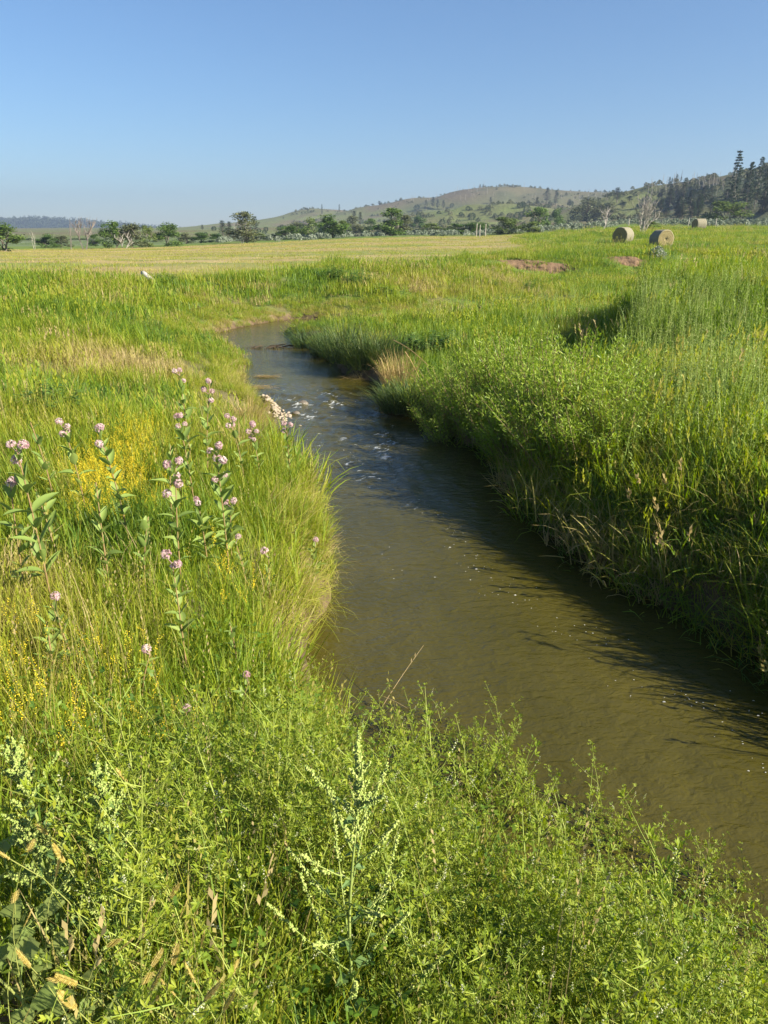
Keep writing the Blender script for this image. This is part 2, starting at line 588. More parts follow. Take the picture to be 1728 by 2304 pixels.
def ground_col(X, Y, Z):
    n = fbm(X * .8, Y * .8, 51, 4); n2 = fbm(X / 9, Y / 9, 52, 3)
    c = mixc(np.broadcast_to(THATCH, X.shape + (3,)), LUSH, sstep(.35, .65, n))
    c = mixc(c, LUSH * 1.25, sstep(30, 45, Y) * .7)
    f = field_mask(X, Y)
    streak = fbm(X / 26, Y / 3.2, 53, 3)
    fcol = mixc(mixc(np.broadcast_to(STRAW, X.shape + (3,)), np.array([.16, .18, .05]), sstep(.46, .64, streak)), np.array([.31, .25, .12]), sstep(.55, .75, fbm(X / 12, Y / 2, 57, 3)) * .6)
    c = mixc(c, fcol, f)
    # road shoulder soil at the camera's feet
    c = mixc(c, np.array([.26, .18, .12]), sstep(.9, .4, np.hypot(X + 1.15, Y - .85)))
    # raw soil on the steep cut faces
    dcr = np.minimum(poly_dist(X, Y, LEFT_EDGE), poly_dist(X, Y, RIGHT_EDGE))
    c = mixc(c, mixc(np.broadcast_to(np.array([.10, .07, .042]), X.shape + (3,)), np.array([.19, .135, .08]), sstep(.4, .65, fbm(X * 4, Y * 4, 59, 3))), np.where(Y > 13, sstep(.28, .1, dcr), sstep(.55, .3, dcr)))
    # wet mud at the waterline and creek bed
    c = mixc(c, MUD, np.where(Y > 13, sstep(.12, .02, Z), sstep(.28, .05, Z)))
    far = sstep(125, 170, Y)
    c = mixc(c, mixc(np.broadcast_to(SAGE, X.shape + (3,)), np.array([.11, .14, .045]), sstep(.4, .6, n2)), far)
    return c

m_ground = attr_color_mat('meadow soil and thatch', nscale=5, amount=.45, bump=.5, bscale=18, bdist=.05)
gx = axis_grid(-1500, 1500, -8, 8, .16, 1.055, 60)
gy = axis_grid(-60, 2450, 0, 30, .18, 1.035, 60)
def ground_sheet(X, Y):
    z = ground(X, Y)
    drop = (Y > 165) & (X > -430) & (X < 900)
    return np.where(drop, z - 4.0, z)
g_me = grid_mesh('ground', gx, gy, ground_sheet, m_ground, ground_col)
g_o = obj('ground', g_me, kind='structure')

# ---- hills
def hill_col(X, Y, Z):
    n = fbm(X / 40, Y / 40, 61, 4); n2 = fbm(X / 14, Y / 14, 62, 4)
    c = mixc(np.broadcast_to(GRASSHILL, X.shape + (3,)), DRYHILL, sstep(.42, .62, n))
    c = mixc(c, np.array([.13, .165, .05]), sstep(.5, .7, n2) * .7)
    hi = sstep(20, 45, Z) * sstep(380, 600, Y)
    c = mixc(c, np.array([.11, .092, .058]), hi * .75)
    c = mixc(c, SCRUB, sstep(.55, .72, n2) * hi * .8)
    low = sstep(300, 180, Y)
    c = mixc(c, mixc(np.broadcast_to(SAGE, X.shape + (3,)), np.array([.10, .14, .05]), sstep(.4, .6, n2)), low * .9)
    # brushy, once burnt slope on the right hill
    a = X / np.maximum(Y, 1)
    br = sstep(.30, .40, a) * sstep(460, 420, Y) * sstep(6, 14, Z)
    c = mixc(c, mixc(np.broadcast_to(np.array([.11, .092, .06]), X.shape + (3,)), np.array([.07, .085, .04]), sstep(.4, .6, n2)), br * .8)
    return c
m_hill = attr_color_mat('hill grass', nscale=.25, amount=.45, bump=.8, bscale=.5, bdist=1.2)
hx = np.arange(-430, 900, 6.0); hy = np.concatenate([np.arange(140, 560, 4.5), np.arange(560, 1300, 9)])
h_o = obj('hills', grid_mesh('hills', hx, hy, hillz, m_hill, hill_col), kind='structure')

# far wooded ridge beyond the valley on the left
def farz(X, Y):
    cz = np.interp(X, [-1500, -1150, -1000, -880, -760, -640, -500, -330, -150, 200], [18, 30, 36, 37, 34, 22, 8, 0, -4, -6])
    return np.maximum(-5.0, -3 + cz * np.exp(-((Y - 1900 - (fbm(X / 200, Y * 0, 3, 2) - .5) * 150) / 260) ** 2) + (fbm(X / 60, Y / 60, 91, 4) - .5) * 12 * sstep(1500, 1800, Y))
def far_col(X, Y, Z):
    n = fbm(X / 50, Y / 50, 92, 4)
    return mixc(np.broadcast_to(np.array([.04, .06, .032]), X.shape + (3,)), np.array([.13, .14, .06]), sstep(.55, .75, n))
m_far = attr_color_mat('wooded ridge', nscale=.05, amount=.5, bump=.8, bscale=.15, bdist=6)
obj('wooded_ridge', grid_mesh('wooded_ridge', np.arange(-1500, 300, 18.0), np.arange(1450, 2250, 18.0), farz, m_far, far_col), kind='structure')

# ---- water
ys_l = np.array([p[1] for p in left_w[::-1]]); xs_l = np.array([p[0] for p in left_w[::-1]])
ys_r = np.array([p[1] for p in right_w[::-1]]); xs_r = np.array([p[0] for p in right_w[::-1]])
o1 = np.argsort(ys_l); o2 = np.argsort(ys_r)
def creek_mid(y):
    return .5 * (np.interp(y, ys_l[o1], xs_l[o1]) + np.interp(y, ys_r[o2], xs_r[o2]))
RIF = water_pt(*D(730, 870)); RIF2 = water_pt(*D(690, 925)); RIF0 = water_pt(*D(690, 822))
def riffle(x, y):
    u = x - creek_mid(y)
    a = np.exp(-((y - RIF[1]) / 1.9) ** 2) * np.exp(-(u / 1.9) ** 2)
    b = np.exp(-((y - 11.2) / 2.2) ** 2) * np.exp(-((u + .25) / .9) ** 2)
    return np.clip(a + .75 * b, 0, 1)
def wave(x, y):
    u = x - creek_mid(y)
    r = riffle(x, y)
    down = sstep(15, 9, y)
    w = (fbm(u * 4.2, y * 2.2, 101, 4) - .5)
    w2 = (fbm(u * 9 + 3, y * 6.5, 102, 3) - .5)
    stand = np.sin((y - RIF[1]) * 5.2 + 2.2 * fbm(u * 1.1, y * .7, 103, 2) * 3) * np.exp(-((y - RIF[1] - .6) / 1.3) ** 2)
    return w * (.010 + .11 * r + .006 * down) + w2 * (.004 + .045 * r) + stand * .022 * np.exp(-(u / 1.6) ** 2)
def foam_mask(x, y):
    u = x - creek_mid(y)
    w = riffle(x, y)
    n = fbm(u * 3.2, y * 1.9, 111, 4)
    ridge = 1 - np.abs(2 * fbm(u * 2.6 + 5, y * 3.4, 112, 4) - 1) * 14
    streak = np.exp(-((u + .22 + (fbm(y * .6, y * 0, 9, 2) - .5) * .8) / .28) ** 2) * sstep(13.5, 11.5, y) * sstep(7.0, 9.5, y)
    return np.clip(np.clip(ridge, 0, 1) * np.clip(w * 1.5 * sstep(.42, .6, n) + streak * .8 * sstep(.4, .62, n), 0, 1), 0, 1)

m_water, nt, out = new_mat('murky creek water')
p = nt.nodes.new('ShaderNodeBsdfPrincipled')
fo = nt.nodes.new('ShaderNodeAttribute'); fo.attribute_name = 'foam'
wr = ramp(nt, [(.35, (.047, .041, .0065)), (.65, (.060, .051, .009))])
wnz = noise(nt, .7, 3, .5); nt.links.new(wnz.outputs[0], wr.inputs[0])
fn = noise(nt, 55, 4, .7)
ff = nmath(nt, 'MULTIPLY', fo.outputs['Fac'], nmath(nt, 'SUBTRACT', nmath(nt, 'MULTIPLY', fn.outputs[0], 2.6), .55))
fr = ramp(nt, [(.30, (0, 0, 0)), (.80, (1, 1, 1))]); nt.links.new(ff, fr.inputs[0])
mx = nt.nodes.new('ShaderNodeMix'); mx.data_type = 'RGBA'
nt.links.new(fr.outputs[0], mx.inputs[0]); nt.links.new(wr.outputs[0], mx.inputs[6]); mx.inputs[7].default_value = (.50, .53, .54, 1)
nt.links.new(mx.outputs[2], p.inputs['Base Color'])
rr = nmath(nt, 'ADD', nmath(nt, 'MULTIPLY', fr.outputs[0], .5), .06); nt.links.new(rr, p.inputs['Roughness'])
p.inputs['IOR'].default_value = 1.38
tc = nt.nodes.new('ShaderNodeTexCoord')
mp = nt.nodes.new('ShaderNodeMapping'); nt.links.new(tc.outputs['Object'], mp.inputs[0])
mp.inputs['Rotation'].default_value = (0, 0, math.radians(-14)); mp.inputs['Scale'].default_value = (1.0, 1.6, 1)
b1 = noise(nt, 7.5, 4, .55, vec=mp.outputs[0]); b2 = noise(nt, 26, 3, .5, vec=mp.outputs[0])
b1.inputs['Distortion'].default_value = .6
hsum = nmath(nt, 'ADD', b1.outputs[0], nmath(nt, 'MULTIPLY', b2.outputs[0], .28))
bp = nt.nodes.new('ShaderNodeBump'); bp.inputs['Strength'].default_value = .55; bp.inputs['Distance'].default_value = .035
nt.links.new(hsum, bp.inputs['Height']); nt.links.new(bp.outputs[0], p.inputs['Normal'])
nt.links.new(p.outputs[0], out.inputs[0])
wx = axis_grid(-11, 46, -6.5, 4.2, .045, 1.08, 2)
wy = axis_grid(-8, 48, 1.5, 25, .055, 1.08, 2)
w_o = obj('water', grid_mesh('water', wx, wy, wave, m_water, extra={'foam': foam_mask}), kind='structure')

# ---- hazy summer air
hz_me = bpy.data.meshes.new('haze')
x0, x1, y0, y1, z0, z1 = -1600, 1600, -80, 2500, -6.5, 135
hz_me.from_pydata([(x0, y0, z0), (x1, y0, z0), (x1, y1, z0), (x0, y1, z0), (x0, y0, z1), (x1, y0, z1), (x1, y1, z1), (x0, y1, z1)], [],
                  [(3, 2, 1, 0), (4, 5, 6, 7), (0, 1, 5, 4), (1, 2, 6, 5), (2, 3, 7, 6), (3, 0, 4, 7)])
m_haze, nt, out = new_mat('haze')
pv = nt.nodes.new('ShaderNodeVolumePrincipled')
pv.inputs['Color'].default_value = (.40, .50, .70, 1)
pv.inputs['Density'].default_value = .00038
pv.inputs['Anisotropy'].default_value = .2
nt.links.new(pv.outputs[0], out.inputs['Volume'])
hz_me.materials.append(m_haze)
hz = obj('haze', hz_me, kind='stuff')
tag(hz, 'thin pale summer haze over the far hills', 'haze')

# ================================================================== GRASS AND OTHER COVER (instanced, uncountable)
def make_sources(cname, meshes):
    c = bpy.data.collections.new(cname)
    for i, me in enumerate(meshes):
        o = bpy.data.objects.new('%s_%02d' % (cname, i), me)
        c.objects.link(o)
    return c

def scatter(name, P, yaw, tilt, scale, idx, tint, coll, label, cat):
    n = len(P)
    me = bpy.data.meshes.new(name)
    me.vertices.add(n)
    me.vertices.foreach_set('co', np.asarray(P, np.float32).ravel())
    rot = np.stack([np.zeros(n), tilt, yaw], -1).astype(np.float32)
    a = me.attributes.new('rot', 'FLOAT_VECTOR', 'POINT'); a.data.foreach_set('vector', rot.ravel())
    a = me.attributes.new('scl', 'FLOAT', 'POINT'); a.data.foreach_set('value', np.asarray(scale, np.float32))
    a = me.attributes.new('idx', 'INT', 'POINT'); a.data.foreach_set('value', np.asarray(idx, np.int32))
    a = me.attributes.new('tint', 'FLOAT', 'POINT'); a.data.foreach_set('value', np.asarray(tint, np.float32))
    o = obj(name, me, kind='stuff')
    tag(o, label, cat)
    ng = bpy.data.node_groups.new(name, 'GeometryNodeTree')
    ng.interface.new_socket('Geometry', in_out='INPUT', socket_type='NodeSocketGeometry')
    ng.interface.new_socket('Geometry', in_out='OUTPUT', socket_type='NodeSocketGeometry')
    N = ng.nodes; L = ng.links
    gi = N.new('NodeGroupInput'); go = N.new('NodeGroupOutput')
    ip = N.new('GeometryNodeInstanceOnPoints')
    ci = N.new('GeometryNodeCollectionInfo')
    ci.inputs['Collection'].default_value = coll
    ci.inputs['Separate Children'].default_value = True
    ci.inputs['Reset Children'].default_value = True
    def na(nm, ty):
        q = N.new('GeometryNodeInputNamedAttribute'); q.data_type = ty; q.inputs['Name'].default_value = nm
        return q.outputs['Attribute']
    L.new(gi.outputs[0], ip.inputs['Points'])
    L.new(ci.outputs[0], ip.inputs['Instance'])
    ip.inputs['Pick Instance'].default_value = True
    L.new(na('idx', 'INT'), ip.inputs['Instance Index'])
    L.new(na('rot', 'FLOAT_VECTOR'), ip.inputs['Rotation'])
    L.new(na('scl', 'FLOAT'), ip.inputs['Scale'])
    L.new(ip.outputs[0], go.inputs[0])
    md = o.modifiers.new('scatter', 'NODES'); md.node_group = ng
    return o

GRASS_STOPS = [(0, (.040, .095, .020)), (.25, (.096, .178, .022)), (.48, (.198, .276, .021)), (.66, (.295, .318, .028)), (.82, (.33, .295, .070)), (1, (.42, .33, .155))]
m_grass = foliage_mat('grass blades', GRASS_STOPS, 'instance', .42, .5, .34)
m_seed = foliage_mat('grass seed heads', [(0, (.22, .21, .09)), (1, (.42, .34, .19))], 'instance', .25, .7, .6)

def grass_clump(n, rad, hmin, hmax, w, bend, lean=.35, segs=3, heads=0):
    b = MB()
    for i in range(n):
        a = random.uniform(0, 6.283); r = rad * math.sqrt(random.random())
        base = (r * math.cos(a), r * math.sin(a), -.03)
        an = random.uniform(0, 6.283); l = random.gauss(0, lean)
        d = (math.cos(an) * math.sin(l), math.sin(an) * math.sin(l), math.cos(l))
        L = random.uniform(hmin, hmax)
        b.blade(base, d, L, w * random.uniform(.6, 1.3), abs(random.gauss(bend, bend * .5)), segs)
    for i in range(heads):
        a = random.uniform(0, 6.283); r = rad * math.sqrt(random.random())
        p = Vector((r * math.cos(a), r * math.sin(a), 0)); an = random.uniform(0, 6.283); l = abs(random.gauss(0, .12))
        d = Vector((math.cos(an) * math.sin(l), math.sin(an) * math.sin(l), math.cos(l)))
        L = random.uniform(hmax * 1.0, hmax * 1.35); rn = random.uniform(.8, 1.3)
        tip = b.blade(p, d, L, w * .55, .25, 3, rnd=rn)
        for k in range(7):
            t = L * (.8 + .2 * k / 6)
            ang = random.uniform(0, 6.283)
            b.diamond(p + d * t * .97, d + Vector((math.cos(ang), math.sin(ang), 0)) * .35, (math.cos(ang + 1.5), math.sin(ang + 1.5), .2), min(w * 4.5, .055), min(w * 1.6, .018), rnd=rn + .2)
    return b.mesh('grass_clump', m_grass)

G_fine = make_sources('grass_fine', [grass_clump(170, .24, .13, .37, .0066, .65, .34, 3) for _ in range(5)] + [grass_clump(150, .24, .14, .35, .0062, .65, .36, 3, 5) for _ in range(2)])
G_mid = make_sources('grass_mid', [grass_clump(170, .45, .18, .44, .0115, .9, .42, 3) for _ in range(5)] + [grass_clump(140, .45, .2, .42, .011, .9, .4, 3, 9) for _ in range(2)])
G_far = make_sources('grass_far', [grass_clump(170, .95, .20, .46, .025, .7, .4, 2) for _ in range(4)] + [grass_clump(140, .95, .2, .42, .023, .7, .35, 2, 10) for _ in range(2)])
G_lay = make_sources('grass_lodged', [grass_clump(90, .2, .30, .60, .0045, 1.7, .75, 4) for _ in range(4)])
G_stub = make_sources('stubble', [grass_clump(60, 1.0, .06, .17, .02, .3, .35, 2) for _ in range(4)])

# -- random points on the ground by density (per square metre), kept to the view with a margin
def zone_points(x0, x1, y0, y1, dens, seed, margin=240):
    r = np.random.default_rng(seed)
    n = int((x1 - x0) * (y1 - y0) * dens)
    x = r.uniform(x0, x1, n); y = r.uniform(y0, y1, n)
    px, py, dp = project(np.stack([x, y, np.full(n, 1.0)], -1))
    k = (dp > .3) & (px > -margin - 500 / np.maximum(y, 1)) & (px < 1728 + margin + 500 / np.maximum(y, 1)) & (py < 2304 + 900)
    x = x[k]; y = y[k]
    dl = poly_dist(x, y, LEFT_EDGE); dr = poly_dist(x, y, RIGHT_EDGE)
    ins = inside(x, y, CREEK)
    k = ~ins
    x, y, dl, dr = x[k], y[k], dl[k], dr[k]
    return x, y, ground(x, y), dl, dr

def spot(vx, vy, h=.25):
    q = hit(*D(vx, vy), h)
    return q
# places seen in the photograph with a cover of their own: (view x, view y, radius x, radius y, tint shift)
PATCH = []
def patch(vx, vy, rx, ry, shift, h=.3):
    q = spot(vx, vy, h)
    if q: PATCH.append((q[0], q[1], rx, ry, shift))
patch(200, 745, 1.9, 2.4, .34); patch(265, 780, 1.2, 1.6, .30); patch(90, 640, 2.4, 1.6, .10)
patch(560, 800, .8, 2.2, .14); patch(520, 880, .7, 1.0, .34); patch(560, 850, .6, 1.0, .26)
patch(60, 1300, .5, .35, .22); patch(20, 1180, .4, .4, .25); patch(40, 1420, .4, .3, .16)
patch(80, 830, 1.2, .7, -.30); patch(240, 850, 1.5, 1.0, -.26); patch(330, 1080, .5, .4, -.16); patch(160, 640, 1.6, 1.4, -.28); patch(230, 690, 2.4, 1.6, -.15); patch(160, 1100, .35, .3, -.22)
patch(300, 1500, .5, .4, -.12)
patch(450, 690, 2.5, 1.2, .12); patch(400, 620, 3.2, 1.3, .18, .4)
patch(1160, 940, .55, .7, .30); patch(860, 780, .5, .8, .34); patch(1380, 1130, 1.0, .6, .16); patch(1250, 1130, .5, .6, .14); patch(1480, 1200, .8, .5, .16)
patch(900, 620, 3.5, 3.0, .18); patch(1080, 590, 4, 4, .22); patch(1130, 575, 4, 3, .12); patch(980, 600, 4, 3, .15)
patch(1600, 720, 3.0, 1.2, -.22); patch(1500, 760, 1.5, 1.0, -.2); patch(930, 725, 1.4, 1.0, -.22); patch(1330, 680, 2.2, 1.2, -.16)
patch(1150, 620, 4, 2.2, -.05); patch(1000, 660, 3, 2, -.12)
def tint_of(x, y, base, seed):
    t = base + (fbm(x * .55, y * .55, 201, 3) - .5) * .34 + (fbm(x / 6, y / 6, 202, 3) - .5) * .30
    t = t + (fbm(x / 3.5, y / 3.5, 203, 3) - .5) * .45 * sstep(18, 28, y)
    for cx, cy, rx, ry, s in PATCH:
        t = t + s * np.exp(-(((x - cx) / rx) ** 2 + ((y - cy) / ry) ** 2) * 1.2)
    r = np.random.default_rng(seed)
    t = t + r.normal(0, .07, x.shape)
    stray = r.random(x.shape) < .06
    return np.clip(np.where(stray, t + .35, t), 0, 1)

bare_spots = []                     # (x, y, r) where soil shows
def keep_bare(x, y):
    k = np.ones(x.shape, bool)
    for bx, by, br in bare_spots:
        k &= np.hypot(x - bx, y - by) > br * (.8 + .4 * vnoise(x * 3, y * 3, 5))
    return k
for v in [((-1.15, .85), .55)]:
    bare_spots.append((*v[0], v[1]))
for cx_, cy_, w_, d_ in SCARPS:
    for k_ in (-.7, -.25, .25, .7): bare_spots.extend([(cx_ + k_ * w_ * 1.1, cy_ - .35, .8), (cx_ + k_ * w_ * .7, cy_ - 1.5, .55)])
for vx, vy, r in [(314, 646, .9), (897, 575, .7)]:
    q = hit(*D(vx, vy), 0.0)
    if q: bare_spots.append((q[0], q[1], r * .5))
gb = water_pt(*D(590, 876)); bare_spots.append((gb[0], gb[1], .55))

def lean_away(x, y, dl, dr):
    """yaw pointing at the water, for blades that hang over the edge"""
    e = .05
    f = lambda a, b: np.minimum(poly_dist(a, b, LEFT_EDGE), poly_dist(a, b, RIGHT_EDGE))
    d0 = f(x, y)
    gx_ = f(x + e, y) - d0; gy_ = f(x, y + e) - d0
    return np.arctan2(-gy_, -gx_)

def lay_grass(name, zone, dens, seed, coll, nsrc, base_tint, label, smin, smax, ymin=0, ymax=999, hang=True, weights=None, field=False, side=None):
    x, y, z, dl, dr = zone_points(*zone, dens, seed)
    r = np.random.default_rng(seed + 1)
    d = np.minimum(dl, dr)
    k = keep_bare(x, y) & (d > .02)
    if side == 'left': k &= dl <= dr
    if side == 'right': k &= dl > dr
    fm = field_mask(x, y)
    if not field:
        k &= r.random(x.shape) > fm * 1.15
    # soft hand-over between distance bands
    k &= (y > ymin + r.uniform(-1, 1, x.shape) * .12 * max(ymin, 1)) & (y < ymax + r.uniform(-1, 1, x.shape) * .12 * ymax)
    # thin, uneven cover
    thin = fbm(x * 1.1, y * 1.1, 77, 3)
    k &= r.random(x.shape) < (.5 if side == 'right' else .18) + 1.15 * sstep(.32, .56, thin)
    x, y, z, dl, dr, d = x[k], y[k], z[k], dl[k], dr[k], d[k]
    n = len(x)
    yaw = r.uniform(0, 6.283, n); tilt = np.abs(r.normal(0, .16, n))
    wind = r.random(n) < .35
    yaw = np.where(wind, r.normal(.3, .5, n), yaw)
    if hang:
        ed = d < .45
        if ed.any():
            ya = lean_away(x[ed], y[ed], dl[ed], dr[ed])
            yaw[ed] = ya + r.normal(0, .45, ed.sum()); tilt[ed] = np.clip(r.normal(.75, .3, ed.sum()), .1, 1.35) * (1 - d[ed] / .55)
    t = tint_of(x, y, base_tint, seed + 2)
    t = np.where(d < .35, t + .16 * (1 - d / .35), t)
    hs = .75 + .5 * fbm(x * .7, y * .7, 303, 3)
    s = r.uniform(smin * .75, smax * 1.12, n) * hs
    s = s * (1 - .65 * np.exp(-((x - gb[0] + .1) / 1.0) ** 2 - ((y - gb[1] + 1.0) / 1.6) ** 2))
    s = np.where(d < .15, s * .8, s)
    s = s * (1 - .5 * sstep(3.0, .2, d) * sstep(8, 11, y))
    idx = r.choice(nsrc, n, p=weights) if weights is not None else r.integers(0, nsrc, n)
    return scatter(name, np.stack([x, y, z], -1), yaw, tilt, s, idx, np.clip(t, 0, 1), coll, label, 'grass')

W7 = [.17] * 5 + [.075] * 2
lay_grass('meadow_grass', (-8, 3, .35, 10.5), 34, 1, G_fine, 7, .53, 'lush yellow green meadow grass on the sunny bank by the milkweed', .8, 1.25, 0, 8.5, weights=W7, side='left')
lay_grass('meadow_grass', (-16, 3, 7, 23), 12, 2, G_mid, 7, .48, 'green meadow grass on the sunny slope behind the milkweed', .85, 1.3, 8, 20, weights=W7, side='left')
lay_grass('bank_grass', (1.2, 13, 2, 13), 19, 3, G_mid, 7, .48, 'long green grass on the bank opposite the milkweed', .75, 1.3, 0, 13, weights=W7, side='right')
lay_grass('bank_grass', (-5, 20, 11, 27), 10, 4, G_mid, 7, .44, 'mixed green grass around the willow and on the promontory', .8, 1.35, 11.5, 24, weights=W7, side='right')
lay_grass('far_bank_grass', (-34, 30, 18, 62), 3.6, 5, G_far, 6, .46, 'sunlit green grass on the far bank below the mown field', .7, 1.15, 20, 60)
lay_grass('far_bank_grass', (8, 62, 40, 118), 1.1, 6, G_far, 6, .45, 'tall green grass in front of and around the hay bales', .7, 1.2, 44, 120)
lay_grass('lodged_grass', (-2.2, 3, 2.0, 9), 9, 7, G_lay, 4, .62, 'dry drooping grass along the cut bank edge below the milkweed', .7, 1.1, 0, 9, side='left')
lay_grass('lodged_grass', (1.5, 7, 2.4, 12), 22, 8, G_lay, 4, .56, 'matted dry grass on the shaded bank above the water', .8, 1.3, 0, 12, side='right')

x, y, z, dl, dr = zone_points(-4, 3, 2.2, 17, 75, 27)
k = (dl < dr) & (dl < .42) & (dl > .0) & keep_bare(x, y) & (fbm(x * 1.3, y * 1.3, 404, 3) > .44); x, y, z, dl, dr = x[k], y[k], z[k], dl[k], dr[k]; n = len(x); r9 = np.random.default_rng(28)
scatter('bank_fringe', np.stack([x, y, z], -1), lean_away(x, y, dl, dr) + r9.normal(0, .5, n), np.clip(r9.normal(.75, .35, n), .1, 1.4), r9.uniform(.55, 1.0, n), r9.integers(0, 4, n),
        np.clip(r9.normal(.70, .16, n), .3, 1), G_lay, 'ragged dry grass fringe hanging over the cut bank', 'grass')
x, y, z, dl, dr = zone_points(-11, 3, 17, 33, 16, 57); k = (dl < dr) & (dl < 1.6); x, y, z, dl, dr = x[k], y[k], z[k], dl[k], dr[k]; n = len(x)
scatter('bank_fringe', np.stack([x, y, z], -1), lean_away(x, y, dl, dr) + r9.normal(0, .7, n), np.abs(r9.normal(.2, .25, n)), r9.uniform(.35, .6, n), r9.integers(0, 7, n),
        np.clip(r9.normal(.68, .14, n) - .12 * (dl > .7), .3, 1), G_mid, 'short tan grass along the far shore of the still pool', 'grass')
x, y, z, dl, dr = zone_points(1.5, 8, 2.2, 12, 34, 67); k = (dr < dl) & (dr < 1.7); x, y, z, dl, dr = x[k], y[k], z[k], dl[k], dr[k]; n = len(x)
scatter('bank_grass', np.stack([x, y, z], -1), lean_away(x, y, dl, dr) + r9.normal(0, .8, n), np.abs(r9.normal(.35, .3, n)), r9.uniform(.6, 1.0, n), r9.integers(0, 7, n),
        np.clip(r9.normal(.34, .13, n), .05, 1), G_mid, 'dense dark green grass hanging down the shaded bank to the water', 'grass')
G_tall = make_sources('tall_grass', [grass_clump(16, .16, .40, .75, .0046, .5, .28, 4, 3) for _ in range(5)])
x, y, z, dl, dr = zone_points(-3.2, 3, .7, 3.4, 15, 37); k = (dl < dr) & (dl > .1) & keep_bare(x, y); x, y, z = x[k], y[k], z[k]; n = len(x); r9 = np.random.default_rng(38)
scatter('tall_grass', np.stack([x, y, z], -1), r9.uniform(0, 6.28, n), np.abs(r9.normal(.05, .18, n)), r9.uniform(.7, 1.1, n), r9.integers(0, 5, n), np.clip(r9.normal(.62, .14, n), .3, 1), G_tall, 'tall yellowish grass stems mixed into the clover', 'grass')
x, y, z, dl, dr = zone_points(-8, 0, 3.2, 12, 2.2, 39); k = (dl < dr) & (dl > .1) & keep_bare(x, y); x, y, z = x[k], y[k], z[k]; n = len(x)
scatter('tall_grass', np.stack([x, y, z], -1), r9.uniform(0, 6.28, n), np.abs(r9.normal(.15, .25, n)), r9.uniform(.6, .95, n), r9.integers(0, 5, n), np.clip(r9.normal(.7, .14, n), .3, 1), G_tall, 'scattered tall straw coloured stems among the milkweed', 'grass')
# mown field stubble
x, y, z, dl, dr = zone_points(-75, 40, 28, 122, .8, 9)
fm = field_mask(x, y); r9 = np.random.default_rng(19)
k = r9.random(len(x)) < fm
x, y, z = x[k], y[k], z[k]
n = len(x)
scatter('field_stubble', np.stack([x, y, z], -1), r9.uniform(0, 6.28, n), np.zeros(n), r9.uniform(.7, 1.3, n), r9.integers(0, 4, n),
        np.clip(.80 + (fbm(x / 26, y / 3.2, 53, 3) - .5) * -.8 + r9.normal(0, .06, n), .4, 1), G_stub, 'pale tan stubble of the mown hay field', 'stubble')

# ================================================================== PLANTS ON THE NEAR BANKS
V = Vector
m_mw_leaf = foliage_mat('milkweed leaf', [(0, (.12, .19, .045)), (.5, (.22, .30, .07)), (1, (.33, .39, .115))], 'object', .35, .55, .5)
m_mw_stem = plain_mat('milkweed stem', (.20, .17, .06), (.27, .15, .075), 3)
m_mw_flower = foliage_mat('milkweed flower', [(0, (.36, .19, .22)), (.5, (.54, .37, .38)), (1, (.70, .58, .54))], 'object', .2, .6, 1.0)
m_clover = foliage_mat('sweet clover leaf', [(0, (.11, .175, .018)), (.5, (.215, .28, .022)), (1, (.32, .36, .04))], 'object', .42, .5, .8)
m_clover_stem = foliage_mat('sweet clover stem', [(0, (.15, .22, .03)), (1, (.30, .33, .07))], 'object', .1, .6, .8)
m_clover_fl = foliage_mat('sweet clover flower', [(0, (.30, .33, .13)), (1, (.55, .54, .38))], 'object', .2, .7, 1)
m_lq_leaf = foliage_mat('goosefoot leaf', [(0, (.07, .13, .04)), (.5, (.12, .20, .06)), (1, (.18, .27, .08))], 'object', .35, .55, .7)
m_lq_seed = foliage_mat('goosefoot buds', [(0, (.17, .25, .05)), (.5, (.28, .35, .08)), (1, (.39, .43, .13))], 'object', .2, .8, 1)
m_lq_stem = plain_mat('goosefoot stem', (.17, .24, .05), (.26, .30, .08), 6)
m_head = foliage_mat('wheatgrass head', [(0, (.28, .22, .05)), (.5, (.40, .31, .075)), (1, (.50, .40, .14))], 'object', .3, .6, 1)
m_straw = plain_mat('dry stalk', (.38, .27, .13), (.52, .40, .22), 9)
m_gstem = plain_mat('green stalk', (.16, .20, .04), (.26, .27, .07), 9)
m_broad = foliage_mat('broad leaf', [(0, (.10, .17, .04)), (.5, (.17, .25, .06)), (1, (.27, .31, .09))], 'object', .45, .5, .9)

